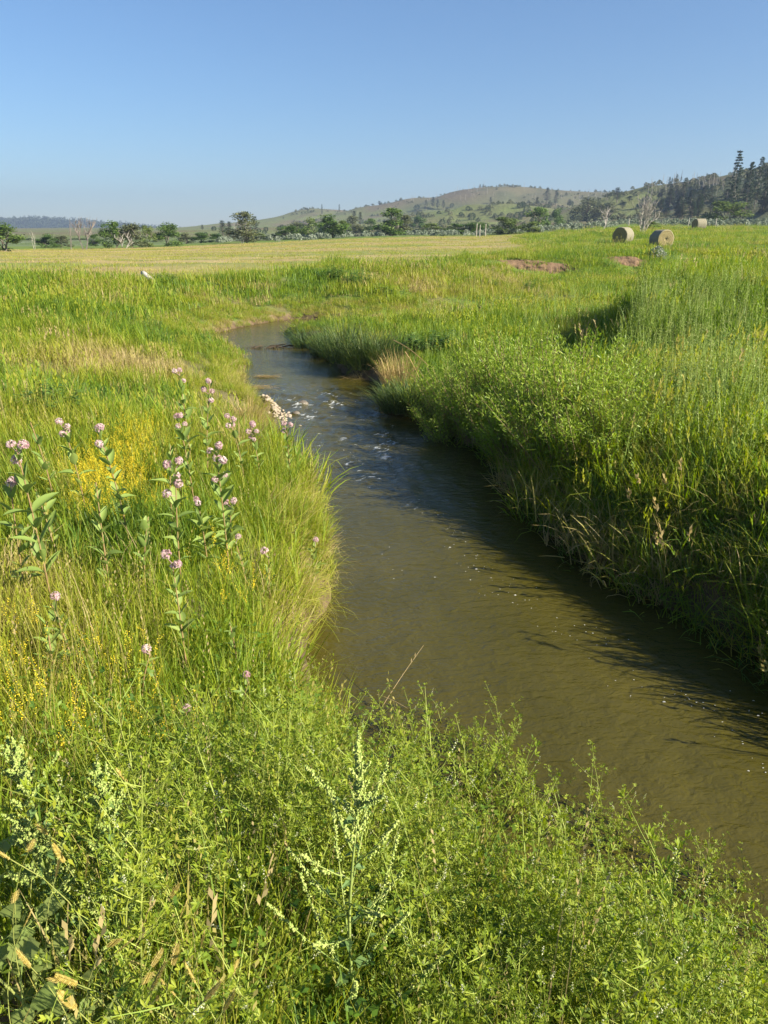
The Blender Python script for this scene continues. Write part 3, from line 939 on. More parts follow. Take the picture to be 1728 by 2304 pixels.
# ---- milkweed
def mw_leaf(L, W, curl):
    b = MB()
    prof = [(0, .12), (.12, .5), (.3, .92), (.5, 1.0), (.7, .82), (.87, .45), (1, .02)]
    vs = []; fs = []
    for t, w in prof:
        z = -curl * L * (t ** 2)
        hw = W * .5 * w
        vs += [(L * t, -hw, z + hw * .35), (L * t, -hw * .5, z + hw * .10), (L * t, 0, z), (L * t, hw * .5, z + hw * .10), (L * t, hw, z + hw * .35)]
    for i in range(len(prof) - 1):
        for k in range(4):
            q = 5 * i + k
            fs.append((q, q + 1, q + 6, q + 5))
    b.add(vs, fs, random.random())
    return b.mesh('leaf', m_mw_leaf, smooth=True)
MW_LEAVES = [mw_leaf(1, .46, c) for c in (-.05, .14, .34, .24, -.12)]
def mw_umbel():
    b = MB()
    b.tube([(0, 0, 0), (.012, 0, .02), (.02, 0, .042)], [.0018, .0016, .0016], 4, rnd=.2)
    c = V((.02, 0, .055))
    for i in range(60):
        u = random.uniform(-.75, 1); a = random.uniform(0, 6.283)
        s_ = math.sqrt(1 - u * u); d = V((s_ * math.cos(a), s_ * math.sin(a), u))
        r = random.uniform(.017, .026)
        p = c + d * r
        if random.random() < .45:
            b.blob(p, random.uniform(.0035, .005))
        rn = random.random()
        t = d.orthogonal().normalized()
        for k in range(4):
            q = Matrix.Rotation(k * 1.571 + i, 3, d) @ t
            b.diamond(p, (q + d * .5), d, .0095, .005, rnd=rn)
    return b.mesh('flower_umbel', m_mw_flower)
MW_UMB = [mw_umbel() for _ in range(4)]
MWG = 'milkweed plants on the sunny bank'
def milkweed(label, vx, vy, h, umbels, pairs, lean=(0, 0), leaf=.125, start=.3, side_stem=False, pos=None):
    q = pos or hit(*D(vx, vy), h)
    if q is None:
        print('milkweed missed', vx, vy); return
    t = thing('milkweed', label, 'milkweed', (q[0], q[1], q[2] - .02), 0, MWG)
    rz = random.uniform(0, 6.28)
    f = lambda s: V((lean[0] * s * s, lean[1] * s * s, h * s))
    b = MB(); b.tube([f(i / 6) for i in range(7)], [.0062 - .0032 * i / 6 for i in range(7)], 6)
    b.build('stem', m_mw_stem, t, True)
    for i in range(pairs):
        s = start + (1 - start) * (i + random.uniform(.15, .5)) / pairs
        L = leaf * random.uniform(.62, 1.05) * (.75 + .5 * math.sin(math.pi * min(1, (s - start) / (1 - start) * .8 + .15))) * random.uniform(.85, 1.12)
        if i == pairs - 1: L *= .75
        for k in (0, 1):
            if random.random() < .06: continue
            a = rz + i * 1.571 + k * math.pi + random.uniform(-.35, .35)
            el = random.uniform(.45, .95) + .45 * max(0, s - .6) / .4
            o = obj('leaf', random.choice(MW_LEAVES), t)
            o.location = f(s)
            o.rotation_euler = Euler((random.uniform(-.4, .4), -el, a), 'XYZ')
            o.scale = (L, L * random.uniform(.7, 1.1), L * random.uniform(.4, 2.2))
    for i in range(umbels):
        s = 1.0 - .085 * (i // 2) - random.uniform(0, .03)
        o = obj('flower_umbel', random.choice(MW_UMB), t)
        a = rz + i * 2.4
        o.location = f(min(s, 1))
        o.rotation_euler = Euler((0, random.uniform(.2, .9) if i else .1, a), 'XYZ')
        o.scale = (random.uniform(.75, 1.1),) * 3
    return t
MW = [
    ('tall milkweed with one pink head beside the matching pair partner near the riffle', 393, 803, 1.0, 3, 8, .12),
    ('tall milkweed with four deep pink flower heads on top, grey green leaves', 430, 826, 1.0, 5, 8, .12),
    ('milkweed with three pale pink flower heads in front of the tall pair', 400, 898, .85, 4, 6, .11),
    ('flowerless grey blue milkweed with narrow upright leaves in the grass', 86, 905, .75, 0, 4, .11),
    ('milkweed with two pink heads framing a large upright leaf by yellow flowers', 155, 912, .8, 4, 5, .12),
    ('slim milkweed with small dark pink buds rising from the yellow flowers', 245, 925, .95, 3, 9, .10),
    ('large leaved milkweed with a long reddish bare stem and two pink heads', 47, 958, 1.1, 3, 6, .16),
    ('milkweed with three pink heads beside a dark flowerless companion', 363, 1012, .9, 5, 7, .12),
    ('big bushy milkweed with bright pink head and pale undersides of leaves', 472, 965, 1.05, 6, 11, .13),
    ('leafy milkweed with one faded head above dry reeds at the bank', 518, 903, .7, 4, 6, .10),
    ('milkweed with five scattered pink heads beside the dry golden reeds', 556, 925, .62, 6, 6, .10),
    ('slender milkweed with pink top head standing against the water', 621, 915, .72, 3, 8, .085),
    ('milkweed with a large pale pink globe leaning from the tall grass', 8, 1050, .8, 2, 5, .14),
    ('flowerless milkweed with round stacked leaves on a brown stem', 201, 1038, .8, 0, 7, .10),
    ('flowerless milkweed with narrow pale leaves beside a shaded hollow', 95, 1055, .55, 0, 6, .10),
    ('short yellow green milkweed without flowers below the yellow patch', 291, 1105, .6, 0, 6, .10),
    ('low milkweed with one round pink head and broad leaves', 436, 1085, .6, 2, 6, .12),
    ('milkweed with two dusty pink heads over a yellowing leaf', 377, 1218, .75, 3, 8, .10),
    ('milkweed topped by a single pale pink globe in short yellow grass', 140, 1315, .5, 1, 5, .11),
    ('flowerless bright green milkweed beside the single pink globe plant', 95, 1345, .45, 0, 6, .11),
    ('small milkweed with one dull pink head among clover', 287, 1412, .4, 1, 4, .09),
    ('small milkweed with one faded head low in the clover', 511, 1450, .4, 1, 3, .08),
    ('grey leaved milkweed leaning out over the bare cut bank', 668, 1170, .55, 1, 5, .12),
    ('second grey leaved milkweed low on the cut bank over water', 690, 1205, .45, 0, 5, .10),
    ('small upright flowerless milkweed with pale leaves in bright grass', 505, 1335, .42, 0, 6, .075),
    ('tiny milkweed with one lilac head in the bright grass', 527, 1175, .4, 1, 4, .08),
    ('tiny milkweed with one brownish head near the cut bank', 577, 1205, .4, 1, 4, .08),
    ('tiny milkweed with a pink head deep in the clover', 380, 1518, .35, 1, 3, .08),
    ('dark leaved flowerless milkweed between the big bushy one and the yellow patch', 352, 960, .75, 0, 7, .11),
    ('low spreading milkweed with two small heads at the foot of the bushy one', 490, 1085, .5, 2, 5, .13),
]
for lab, vx, vy, h, um, pr, lf in MW:
    milkweed(lab, vx, vy, h, um, pr + 2, (random.uniform(-.1, .1), random.uniform(-.08, .08)), lf, .28 if um else .2)

# ---- white sweet clover
def clover_proto(h, seed, bushy=1.0):
    random.seed(seed)
    st = MB(); lv = MB(); fl = MB()
    lean = V((random.uniform(-.18, .18), random.uniform(-.18, .18), 0))
    f = lambda s: V((lean.x * s * s * h, lean.y * s * s * h, h * s)) + V((.012 * math.sin(9 * s + seed), .012 * math.cos(7 * s), 0))
    st.tube([f(i / 8) for i in range(9)], [.0034 - .0024 * i / 8 for i in range(9)], 4)
    def trifol(p, d, sz):
        up = V((random.gauss(0, .5), random.gauss(0, .5), 1))
        rn = random.random()
        pet = p + d * sz * random.uniform(.6, 1.3)
        for k in (-1, 0, 1):
            q = Matrix.Rotation(k * 1.0 + random.uniform(-.2, .2), 3, up.normalized()) @ d
            lv.leaf(pet, q + V((0, 0, random.uniform(-.2, .5))), up, sz * random.uniform(1.1, 1.7), sz * .46, rnd=rn + random.uniform(-.2, .2), fold=.1, shape=[(0, .15), (.65, 1), (1, .1)])
    def raceme(p, d, L):
        n = int(L / .0042)
        for k in range(n):
            a = k * 2.4; s = k / n
            q = V((math.cos(a), math.sin(a), 0))
            fl.diamond(p + d * L * s, q * .9 + V((0, 0, -.2)) + d * .3, (random.random(), random.random(), 1), .0062 * (1.15 - .6 * s), .0042, None)
            if k % 2: fl.blob(p + d * L * s + q * .0025, .0021 * (1.2 - .6 * s))
    n_br = int(15 * bushy)
    for i in range(n_br):
        s = .22 + .74 * (i + random.random()) / n_br
        a = i * 2.4 + random.uniform(-.4, .4)
        el = random.uniform(.65, 1.1)
        L = h * random.uniform(.16, .36) * (1.15 - .7 * s)
        d = V((math.cos(a) * math.cos(el), math.sin(a) * math.cos(el), math.sin(el)))
        p0 = f(s)
        pts = [p0 + d * L * t + V((0, 0, .12 * L * t * t)) for t in (0, .5, 1)]
        st.tube(pts, [.0017, .0013, .0007], 3)
        nl = max(4, int(L / .024))
        for k in range(nl):
            t = (k + .6) / nl
            an = k * 2.6 + i
            trifol(p0 + d * L * t, (V((math.cos(an), math.sin(an), .3)) + d * .5).normalized(), random.uniform(.010, .017))
        for k in range(3):
            an = k * 2.1; trifol(pts[-1], (V((math.cos(an), math.sin(an), 0)) * .5 + d).normalized(), .009)
        if random.random() < .3:
            dd = (d + V((random.uniform(-.3, .3), random.uniform(-.3, .3), .5))).normalized()
            raceme(pts[-1] if random.random() < .5 else pts[1], dd, random.uniform(.03, .06))
    for k in range(16):
        s = random.uniform(.12, 1); an = random.uniform(0, 6.28)
        trifol(f(s), V((math.cos(an), math.sin(an), .5)).normalized(), random.uniform(.010, .018))
    for k in range(6):
        an = k * 1.05; trifol(f(1), V((math.cos(an), math.sin(an), 1.2)).normalized(), .009)
    random.seed(seed + 99)
    return (st.mesh('stem', m_clover_stem), lv.mesh('leaves', m_clover), fl.mesh('flower_spikes', m_clover_fl) if fl.v else None, h)
CLV = [clover_proto(hh, 400 + i, bu) for i, (hh, bu) in enumerate([(1.0, 1), (.9, 1.1), (1.1, .95), (.8, 1.2), (.7, 1.2), (1.05, 1.1)])]
CG = 'white sweet clover plants on the bank by the water'
def clover(q, h, label, rz=None, var=None):
    st, lv, fl, h0 = CLV[random.randrange(len(CLV)) if var is None else var]
    s = h / h0
    t = thing('sweet_clover', label, 'sweet clover', (q[0], q[1], q[2] - .02), random.uniform(0, 6.28) if rz is None else rz, CG, 1)
    t.scale = (.6 + .4 * s, .6 + .4 * s, s)
    t.rotation_euler = (random.gauss(0, .11), random.gauss(.04, .11), t.rotation_euler[2])
    obj('stem', st, t); obj('leaves', lv, t, 'stuff')
    if fl: obj('flower_spikes', fl, t, 'stuff')
CL_TALL = [(925, 1488, .8), (835, 1487, .85), (1060, 1523, .95), (1120, 1557, .9), (1137, 1605, .8), (1205, 1650, .85), (1345, 1668, .95), (1212, 1712, .7), (1280, 1735, .65),
           (1570, 1738, .95), (1590, 1862, .7), (1652, 1935, .75), (1400, 1890, .6), (1470, 1885, .6), (1520, 1840, .65), (700, 1430, .7), (760, 1500, .75), (980, 1560, .8), (1010, 1590, .75),
           (1090, 1640, .75), (890, 1540, .8), (1330, 1770, .7), (1380, 1850, .6), (1640, 2010, .6), (1560, 1990, .55)]
for vx, vy, h in CL_TALL:
    q = hit(*D(vx, vy), h)
    if q: clover(q, h, 'tall airy sweet clover sprig standing against the brown water')
    for k_ in range(2):
        q = hit(*D(vx + random.uniform(-32, 32), vy + random.uniform(35, 95)), h * .85)
        if q: clover(q, h * .85, 'tall airy sweet clover sprig standing against the brown water')
# the mass of clover behind, over the slope
r4 = np.random.default_rng(44)
cnt = 0
pts_c = []
while cnt < 190:
    vx = r4.uniform(120, 1700); vy = r4.uniform(1480, 2500)
    edge = np.interp(vx, [120, 500, 700, 900, 1050, 1150, 1250, 1400, 1500, 1700], [1560, 1480, 1490, 1550, 1600, 1680, 1780, 1890, 1900, 1980])
    if cnt % 5 < 2: vy = edge + abs(r4.normal(0, 50)) + 5
    if vy < edge: continue
    h = r4.uniform(.5, .85) + .2 * math.exp(-(vy - edge) / 90)
    q = hit(*D(vx, vy), h)
    if q is None or q[1] < .75 or math.hypot(q[0], q[1]) < .95: continue
    if r4.random() < np.clip((350 - vx) / 300, 0, .8): continue
    # keep the very bottom for the grass stalks
    if vy > 2000 and r4.random() < .45: continue
    if vx < 560 and vy > 1860 and r4.random() < .8: continue
    if any((q[0] - a) ** 2 + (q[1] - b_) ** 2 < .07 ** 2 for a, b_ in pts_c): continue
    gq = hit(*D(762, 1602), 1.15)
    if abs(q[0] - gq[0]) < .17 and q[1] < gq[1] + .06: continue
    if q[0] < -.32 and q[1] < 1.75 and r4.random() < .8: continue
    pts_c.append((q[0], q[1]))
    dle = float(poly_dist(np.array([q[0]]), np.array([q[1]]), LEFT_EDGE)[0])
    gq = hit(*D(762, 1602), 1.15)
    if math.hypot(q[0] - gq[0], q[1] - gq[1]) < .42: lab = 'leafy sweet clover plant crowded round the tall branching goosefoot'
    elif q[0] < -.55 and q[1] < 2.0: lab = 'leafy sweet clover plant among the bearded wheatgrass and broad leaved weeds'
    elif dle < .45: lab = 'leafy sweet clover plant rooted right at the water edge'
    elif q[0] < -.2 and q[1] > 2.6: lab = 'leafy sweet clover plant where the clover thins into meadow grass'
    else: lab = 'leafy sweet clover plant in the dense clover on the slope'
    clover(q, h, lab)
    cnt += 1

# ---- goosefoot (tall mealy weeds)
def lq_leaf(L, W):
    b = MB()
    b.leaf((0, 0, 0), (1, 0, 0), (0, 0, 1), L, W, fold=.2, shape=[(0, .06), (.25, .1), (.42, 1.0), (.62, .62), (.8, .45), (1, .02)])
    return b.mesh('leaf', m_lq_leaf)
LQ_LEAF = [lq_leaf(1, .62), lq_leaf(1, .5), lq_leaf(1, .36)]
def goosefoot(label, q, h, seed, spread=1.0, rz=0):
    random.seed(seed)
    t = thing('goosefoot_weed', label, 'weed', (q[0], q[1], q[2] - .02), rz, 'tall goosefoot weeds at the water side')
    st = MB(); sd = MB()
    f = lambda s: V((.02 * math.sin(5 * s + seed), .02 * math.sin(4 * s), h * s))
    st.tube([f(i / 10) for i in range(11)], [.0068 - .0046 * i / 10 for i in range(11)], 6)
    def spike(p, d, L, dens=1.0):
        n = int(L / .0021 * dens)
        for k in range(n):
            s = random.random()
            a = random.uniform(0, 6.28); r = random.uniform(0, .0085) * (1.1 - .6 * s)
            c = p + d * L * s + V((math.cos(a) * r, math.sin(a) * r, random.uniform(-r, r)))
            sd.blob(c, random.uniform(.0026, .0048))
    nb = 20
    for i in range(nb):
        s = .18 + .76 * i / nb
        a = i * 2.4; el = random.uniform(.55, .95)
        L = h * random.uniform(.18, .30) * (1.25 - .95 * s) * spread
        d = V((math.cos(a) * math.cos(el), math.sin(a) * math.cos(el), math.sin(el)))
        p0 = f(s); pts = [p0 + d * L * u + V((0, 0, .2 * L * u * u)) for u in (0, .35, .7, 1)]
        st.tube(pts, [.0024, .002, .0015, .0009], 4)
        spike(pts[2], (pts[3] - pts[2]).normalized(), L * .36 + .02, 1.3)
        for u in (.45, .6):
            p = p0 + d * L * u
            dd = (d + V((random.uniform(-.8, .8), random.uniform(-.8, .8), .5))).normalized()
            spike(p, dd, random.uniform(.02, .045))
        o = obj('leaf', random.choice(LQ_LEAF), t)
        sz = random.uniform(.04, .06) * (1.25 - .75 * s)
        o.location = p0; o.rotation_euler = Euler((random.uniform(-.5, .5), random.uniform(-.6, .4), a + .5), 'XYZ'); o.scale = (sz,) * 3
        o = obj('leaf', random.choice(LQ_LEAF), t)
        sz *= .55
        o.location = pts[1]; o.rotation_euler = Euler((random.uniform(-.5, .5), random.uniform(-.7, .3), a - .8), 'XYZ'); o.scale = (sz,) * 3
    for i in range(16):
        a = i * 2.4; s = .78 + .2 * i / 16
        d = V((math.cos(a) * .5, math.sin(a) * .5, .85)).normalized()
        spike(f(s), d, .07 * (1.5 - s) * 1.3, 1.2)
    spike(f(.86), V((0, 0, 1)), h * .16, 2.2)
    st.build('stem', m_lq_stem, t, True)
    sd.build('bud_spikes', m_lq_seed, t, kind='stuff')
    random.seed(seed + 1)
for lab, vx, vy, h, sd_, sp in [('tall branching goosefoot weed with pale bud spikes in the clover', 762, 1602, 1.15, 901, 1.05),
                                ('dense column shaped goosefoot weed rising among the bearded grass', 195, 1642, .85, 902, .6),
                                ('goosefoot weed with long bud spikes beside the column shaped one', 18, 1585, .85, 903, .8),
                                ('small goosefoot weed under the column shaped one', 60, 1760, .6, 904, .7)]:
    q = hit(*D(vx, vy), h)
    if q: goosefoot(lab, q, h, sd_, sp)

# ---- crested wheatgrass with bearded heads
def wheat_head():
    b = MB()
    b.tube([(0, 0, 0), (0, 0, .06)], [.0014, .0008], 4)
    for k in range(15):
        s = k / 15
        for sgn in (-1, 1):
            p = V((sgn * .001, 0, .06 * s))
            w = .0115 * (math.sin(math.pi * min(1, .18 + .82 * s)) * .75 + .25)
            d = V((sgn * 1.0, random.uniform(-.18, .18), .95)).normalized()
            rn = random.random()
            b.leaf(p, d, (0, 1, .1), w * 1.05, .0042, rnd=rn, fold=.4, shape=[(0, .3), (.4, 1), (1, .05)])
            b.blade(p + d * w * .9, d, .007, .0007, .2, 2, rnd=rn + .3, side=V((0, 1, 0)))
    return b.mesh('seed_head', m_head)
WH = [wheat_head() for _ in range(3)]
def wheat_stem(h, bend, ang, leaf):
    b = MB(); pts = []
    p = V((0, 0, 0)); e = math.pi / 2
    for i in range(9):
        pts.append(p.copy())
        e -= bend * (i / 8) ** 1.3 / 4.2
        p = p + V((math.cos(ang) * math.cos(e), math.sin(ang) * math.cos(e), math.sin(e))) * h / 8
    b.tube(pts, [.0017 - .0007 * i / 8 for i in range(9)], 4)
    if leaf:
        a = random.uniform(0, 6.28)
        b.blade(pts[3], (math.cos(a), math.sin(a), 1.0), random.uniform(.14, .26), .0065, 1.1, 5)
        b.blade(pts[1], (math.cos(a + 2), math.sin(a + 2), 1.2), random.uniform(.14, .24), .006, 1.2, 5)
    return b.mesh('stalk', m_gstem), pts
HG = 'bearded wheatgrass stalks at the roadside'
WH_POS = [(1250, 1160), (1215, 1390), (1440, 1360), (1270, 1500), (1090, 1470), (970, 1490), (680, 1170), (740, 1190), (150, 1040), (480, 1400), (60, 620), (175, 580), (400, 640), (90, 890), (345, 730), (1390, 1560),
          (470, 1550), (940, 1440), (300, 470), (530, 730), (1060, 860), (945, 1290), (190, 1290), (1120, 985), (285, 400), (790, 140), (1075, 1280), (400, 1390), (900, 1400)]
for zx, zy in WH_POS:
    px, py = zx * .3617, 1700 + zy * .3617
    h = random.uniform(.55, .74)
    q = hit(px, py + 8, h)
    if q is None: continue
    bend = random.uniform(.4, 1.1); ang = random.choice([random.uniform(-.9, .9), random.uniform(2.2, 4.2)])
    me, pts = wheat_stem(h, bend, ang, random.random() < .8)
    tip = pts[-1]; k = h / max(tip.z, .1)
    # shift the base so that the head comes to the spot seen
    bx, by = q[0] - tip.x, q[1] - tip.y
    bz = float(ground(np.array([bx]), np.array([by]))[0])
    t = thing('wheatgrass', 'stalk of bearded wheatgrass with a flat golden seed head', 'grass stalk', (bx, by, bz - .02), 0, HG)
    t.scale = (1, 1, max(.6, (q[2] + h - bz + .02) / max(tip.z, .1)))
    obj('stalk', me, t)
    o = obj('seed_head', random.choice(WH), t)
    d = (pts[-1] - pts[-2]).normalized()
    o.location = tip
    o.rotation_euler = (d.to_track_quat('Z', 'Y') @ Euler((0, 0, random.uniform(-.8, .8))).to_quaternion()).to_euler()
    o.scale = (random.uniform(.7, .95),) * 3

# ---- broad leaved weeds at the lower left
def broad_leaf():
    b = MB()
    prof = [(0, .25), (.1, .75), (.25, 1.0), (.4, .88), (.5, .95), (.65, .62), (.8, .42), (1, .03)]
    b.leaf((0, 0, 0), (1, 0, 0), (0, 0, 1), 1, 1.0, fold=.12, shape=prof)
    return b.mesh('leaf', m_broad)
BL = [broad_leaf() for _ in range(3)]
def broad_weed(q, h, n, sz, label):
    t = thing('broadleaf_weed', label, 'weed', (q[0], q[1], q[2] - .02), 0, 'broad leaved weeds at the roadside')
    st = MB()
    lx, ly = random.uniform(-.08, .08), random.uniform(-.08, .08)
    f = lambda s: V((lx * s, ly * s, h * s))
    st.tube([f(i / 4) for i in range(5)], [.0035, .003, .0026, .002, .0014], 5)
    for i in range(n):
        s = .25 + .75 * (i + .5) / n; a = i * 2.4 + random.uniform(-.3, .3)
        d = V((math.cos(a), math.sin(a), .7)).normalized(); pl = sz * random.uniform(.5, 1)
        p = f(s); e = p + d * pl
        st.tube([p, e], [.0013, .001], 3)
        o = obj('leaf', random.choice(BL), t)
        z = sz * random.uniform(.75, 1.25)
        o.location = e; o.rotation_euler = Euler((random.uniform(-.5, .5), random.uniform(-.3, .7), a), 'XYZ'); o.scale = (z, z, z)
    st.build('stem', m_lq_stem, t)
for zx, zy, h, sz in [(250, 1110, .35, .05), (40, 1400, .35, .06), (750, 1440, .3, .052), (790, 1270, .32, .045), (800, 1580, .25, .05), (300, 1600, .25, .05), (170, 690, .45, .05), (200, 850, .4, .045),
                      (80, 460, .5, .05), (700, 690, .4, .035), (730, 930, .35, .035), (560, 1300, .3, .04), (130, 1230, .3, .04), (650, 1350, .3, .035), (60, 1000, .35, .04), (1380, 1500, .3, .03), (450, 1480, .3, .04)]:
    q = hit(zx * .3617, 1700 + zy * .3617, h)
    if q: broad_weed(q, h, random.randint(7, 10), sz, 'low weed with broad pale green leaves under the bearded grass')

# ---- long arching stalks and blades over the foreground
def long_stalk(label, p1, h1, p0, h0, rad, mat, name='dry_stalk', extra=0, cat='stalk'):
    a = hit(*D(*p0), h0); b_ = hit(*D(*p1), h1)
    if a is None or b_ is None: return
    A = V((a[0], a[1], a[2] + h0)); B = V((b_[0], b_[1], b_[2] + h1))
    if h0 < .02: A.z -= .03
    b = MB(); L = (B - A).length
    pts = [A.lerp(B, i / 8) + V((0, 0, .04 * L * math.sin(math.pi * i / 8))) for i in range(9)]
    b.tube(pts, [rad * (1 - .55 * i / 8) for i in range(9)], 5)
    for i in range(extra):
        s = random.uniform(.35, 1); p = A.lerp(B, s) + V((0, 0, .04 * L * math.sin(math.pi * s)))
        a_ = random.uniform(0, 6.28)
        b.leaf(p, (B - A).normalized() * 1.0 + V((math.cos(a_), math.sin(a_), .4)) * .5, (0, 0, 1), random.uniform(.02, .035), .004, fold=.3)
    o = b.build(name, mat); tag(o, label, cat)
long_stalk('thick dry straw coloured stalk leaning out over the water', (915, 1394), .95, (760, 1640), .02, .0032, m_straw, extra=8)
long_stalk('short dry twig crossing the leaning straw stalk', (880, 1530), .8, (815, 1500), .78, .0022, m_straw, name='dry_twig')
long_stalk('long yellow green stalk lying across the clover', (250, 1700), .55, (480, 1870), .3, .0026, m_gstem, name='fallen_stalk')
long_stalk('second yellow green stalk lying across the clover below the first', (330, 1910), .4, (445, 2000), .3, .0024, m_gstem, name='fallen_stalk')
long_stalk('upright tan grass spike standing at the clover edge', (1258, 1990), .55, (1265, 2205), .02, .0036, m_straw, name='grass_spike', extra=26)
long_stalk('thin black wire running low through the grass', (1165, 2125), .25, (880, 2235), .2, .0014, plain_mat('black wire', (.012, .012, .012), (.02, .02, .02), 5, .5), name='wire', cat='wire')

# ---- taller flowering stems mixed into the near grass: yellow flowers
m_yel = foliage_mat('yellow flowers', [(0, (.62, .46, .02)), (1, (.80, .62, .04))], 'instance', .25, .7, .6)
def yellow_clump():
    b = MB(); 
    for i in range(6):
        a = random.uniform(0, 6.28); r = random.uniform(0, .14)
        p = V((r * math.cos(a), r * math.sin(a), 0)); d = V((random.gauss(0, .2), random.gauss(0, .2), 1)).normalized()
        h = random.uniform(.35, .62)
        for s in range(4):
            dd = (d + V((random.gauss(0, .3), random.gauss(0, .3), 0))).normalized()
            q = p + d * h * random.uniform(.55, .8); L = random.uniform(.05, .11)
            for k in range(9):
                an = random.uniform(0, 6.28)
                b.diamond(q + dd * L * k / 9, V((math.cos(an), math.sin(an), .2)), (random.gauss(0, 1), random.gauss(0, 1), 1), .0065, .004)
    return b
def yellow_pair():
    b = yellow_clump()
    me = b.mesh('yellow_clump', m_yel)
    return me
def thin_stems(n, h0, h1):
    b = MB()
    for i in range(n):
        a = random.uniform(0, 6.28); r = random.uniform(0, .15)
        b.blade((r * math.cos(a), r * math.sin(a), 0), (random.gauss(0, .2), random.gauss(0, .2), 1), random.uniform(h0, h1), .004, .2, 3)
    return b.mesh('thin_stems', m_grass)
G_yel = make_sources('yellow', [yellow_pair() for _ in range(4)])
def screen_scatter(name, spots_, n, h, coll, nsrc, tint, label, cat, seed, smin=.8, smax=1.2):
    r = np.random.default_rng(seed); P = []
    tot = sum(s[4] for s in spots_)
    for vx, vy, rx, ry, w in spots_:
        for _ in range(int(n * w / tot)):
            q = hit(*D(vx + r.normal(0, rx), vy + r.normal(0, ry)), h)
            if q and not inside(np.array([q[0]]), np.array([q[1]]), CREEK)[0]:
                P.append(q)
    P = np.array(P); m = len(P)
    return scatter(name, P, r.uniform(0, 6.28, m), np.abs(r.normal(0, .12, m)), r.uniform(smin, smax, m), r.integers(0, nsrc, m), np.clip(tint + r.normal(0, .12, m), 0, 1), coll, label, cat)
screen_scatter('yellow_wildflowers', [(260, 1000, 50, 55, 5), (300, 930, 25, 25, 1.5), (190, 1010, 30, 30, 1.5), (30, 1390, 40, 70, .6), (110, 1530, 60, 60, .3), (500, 1230, 60, 50, .4), (300, 1480, 60, 60, .5)],
               135, .40, G_yel, 4, .5, 'yellow sweet clover flowers in a patch among the milkweed', 'wildflowers', 71)

# clover undergrowth that fills the slope between the plants
def clover_mat_clump():
    b = MB()
    for i in range(90):
        a = random.uniform(0, 6.28); r = .26 * math.sqrt(random.random()); z = random.uniform(.05, .38)
        p = V((r * math.cos(a), r * math.sin(a), z))
        up = V((random.gauss(0, .6), random.gauss(0, .6), 1)).normalized(); an = random.uniform(0, 6.28); rn = random.random()
        sz = random.uniform(.010, .019)
        for k in (-1, 0, 1):
            b.diamond(p, Matrix.Rotation(k * 1.1, 3, up) @ V((math.cos(an), math.sin(an), .1)), up, sz * 1.3, sz * .75, rnd=rn)
    for i in range(14):
        a = random.uniform(0, 6.28); r = .2 * math.sqrt(random.random())
        b.blade((r * math.cos(a), r * math.sin(a), -.02), (random.gauss(0, .3), random.gauss(0, .3), 1), random.uniform(.25, .45), .003, .2, 2, rnd=.8)
    return b.mesh('clover_mat', m_clover_i)
m_clover_i = foliage_mat('clover undergrowth', [(0, (.045, .10, .016)), (.5, (.10, .185, .020)), (1, (.20, .28, .035))], 'instance', .42, .5, .7)
G_cl = make_sources('clover_under', [clover_mat_clump() for _ in range(4)])
x, y, z, dl, dr = zone_points(-2.6, 3, .7, 4.8, 30, 81)
k = (dl < dr) & (dl > .05) & keep_bare(x, y) & (fbm(x * .9, y * .9, 812, 3) > .36) & ((y < 3.6) | (fbm(x * 1.5, y * 1.5, 88, 2) > .55)) & (x > -2.2 + .3 * y) & ((x > -.75) | (y > 1.7)) & ((dl < .6) | (np.random.default_rng(5).random(len(x)) < .22))
x, y, z = x[k], y[k], z[k]; n = len(x); r8 = np.random.default_rng(82)
scatter('clover_undergrowth', np.stack([x, y, z], -1), r8.uniform(0, 6.28, n), np.abs(r8.normal(0, .15, n)), r8.uniform(.8, 1.3, n), r8.integers(0, 4, n),
        np.clip(.45 + r8.normal(0, .14, n), 0, 1), G_cl, 'dense leafy clover undergrowth on the slope', 'undergrowth')

# ================================================================== RIGHT BANK: willows, sedges, weeds
m_willow = foliage_mat('willow leaf', [(0, (.14, .22, .025)), (.5, (.23, .325, .035)), (1, (.34, .41, .07))], 'object', .4, .45, .9)
m_willow_y = foliage_mat('yellow willow leaf', [(0, (.17, .20, .04)), (1, (.30, .28, .06))], 'object', .4, .45, .9)
m_twig = plain_mat('willow twig', (.16, .12, .06), (.26, .19, .09), 12)
m_gold = plain_mat('golden dry stem', (.34, .22, .08), (.46, .32, .13), 8)
def willow_proto(h, rad, nst, seed, mat):
    random.seed(seed)
    st = MB(); lv = MB()
    for i in range(nst):
        a = random.uniform(0, 6.28); r0 = rad * .45 * math.sqrt(random.random())
        p = V((r0 * math.cos(a), r0 * math.sin(a), -.05))
        out_ = random.uniform(0, .62); a2 = a + random.uniform(-.6, .6)
        L = h * random.uniform(.55, 1.06)
        d = V((math.cos(a2) * math.sin(out_), math.sin(a2) * math.sin(out_), math.cos(out_)))
        pts = [p + d * L * t + V((0, 0, -.10 * L * t * t * out_)) for t in (0, .35, .7, 1)]
        st.tube(pts, [.009, .007, .005, .002], 4)
        for k in range(95):
            t = random.uniform(.18, 1.0) ** .8
            c = p + d * L * t + V((0, 0, -.10 * L * t * t * out_)) + V((random.gauss(0, .05), random.gauss(0, .05), random.gauss(0, .04)))
            an = random.uniform(0, 6.28); e = random.uniform(-.1, 1.1)
            ax = V((math.cos(an) * math.cos(e), math.sin(an) * math.cos(e), math.sin(e))) + d * .4
            lv.diamond(c, ax, (random.gauss(0, 1), random.gauss(0, 1), random.gauss(.6, 1)), random.uniform(.055, .095), random.uniform(.011, .018))
    random.seed(seed + 5)
    return st.mesh('stems', m_twig), lv.mesh('leaves', mat), h, rad
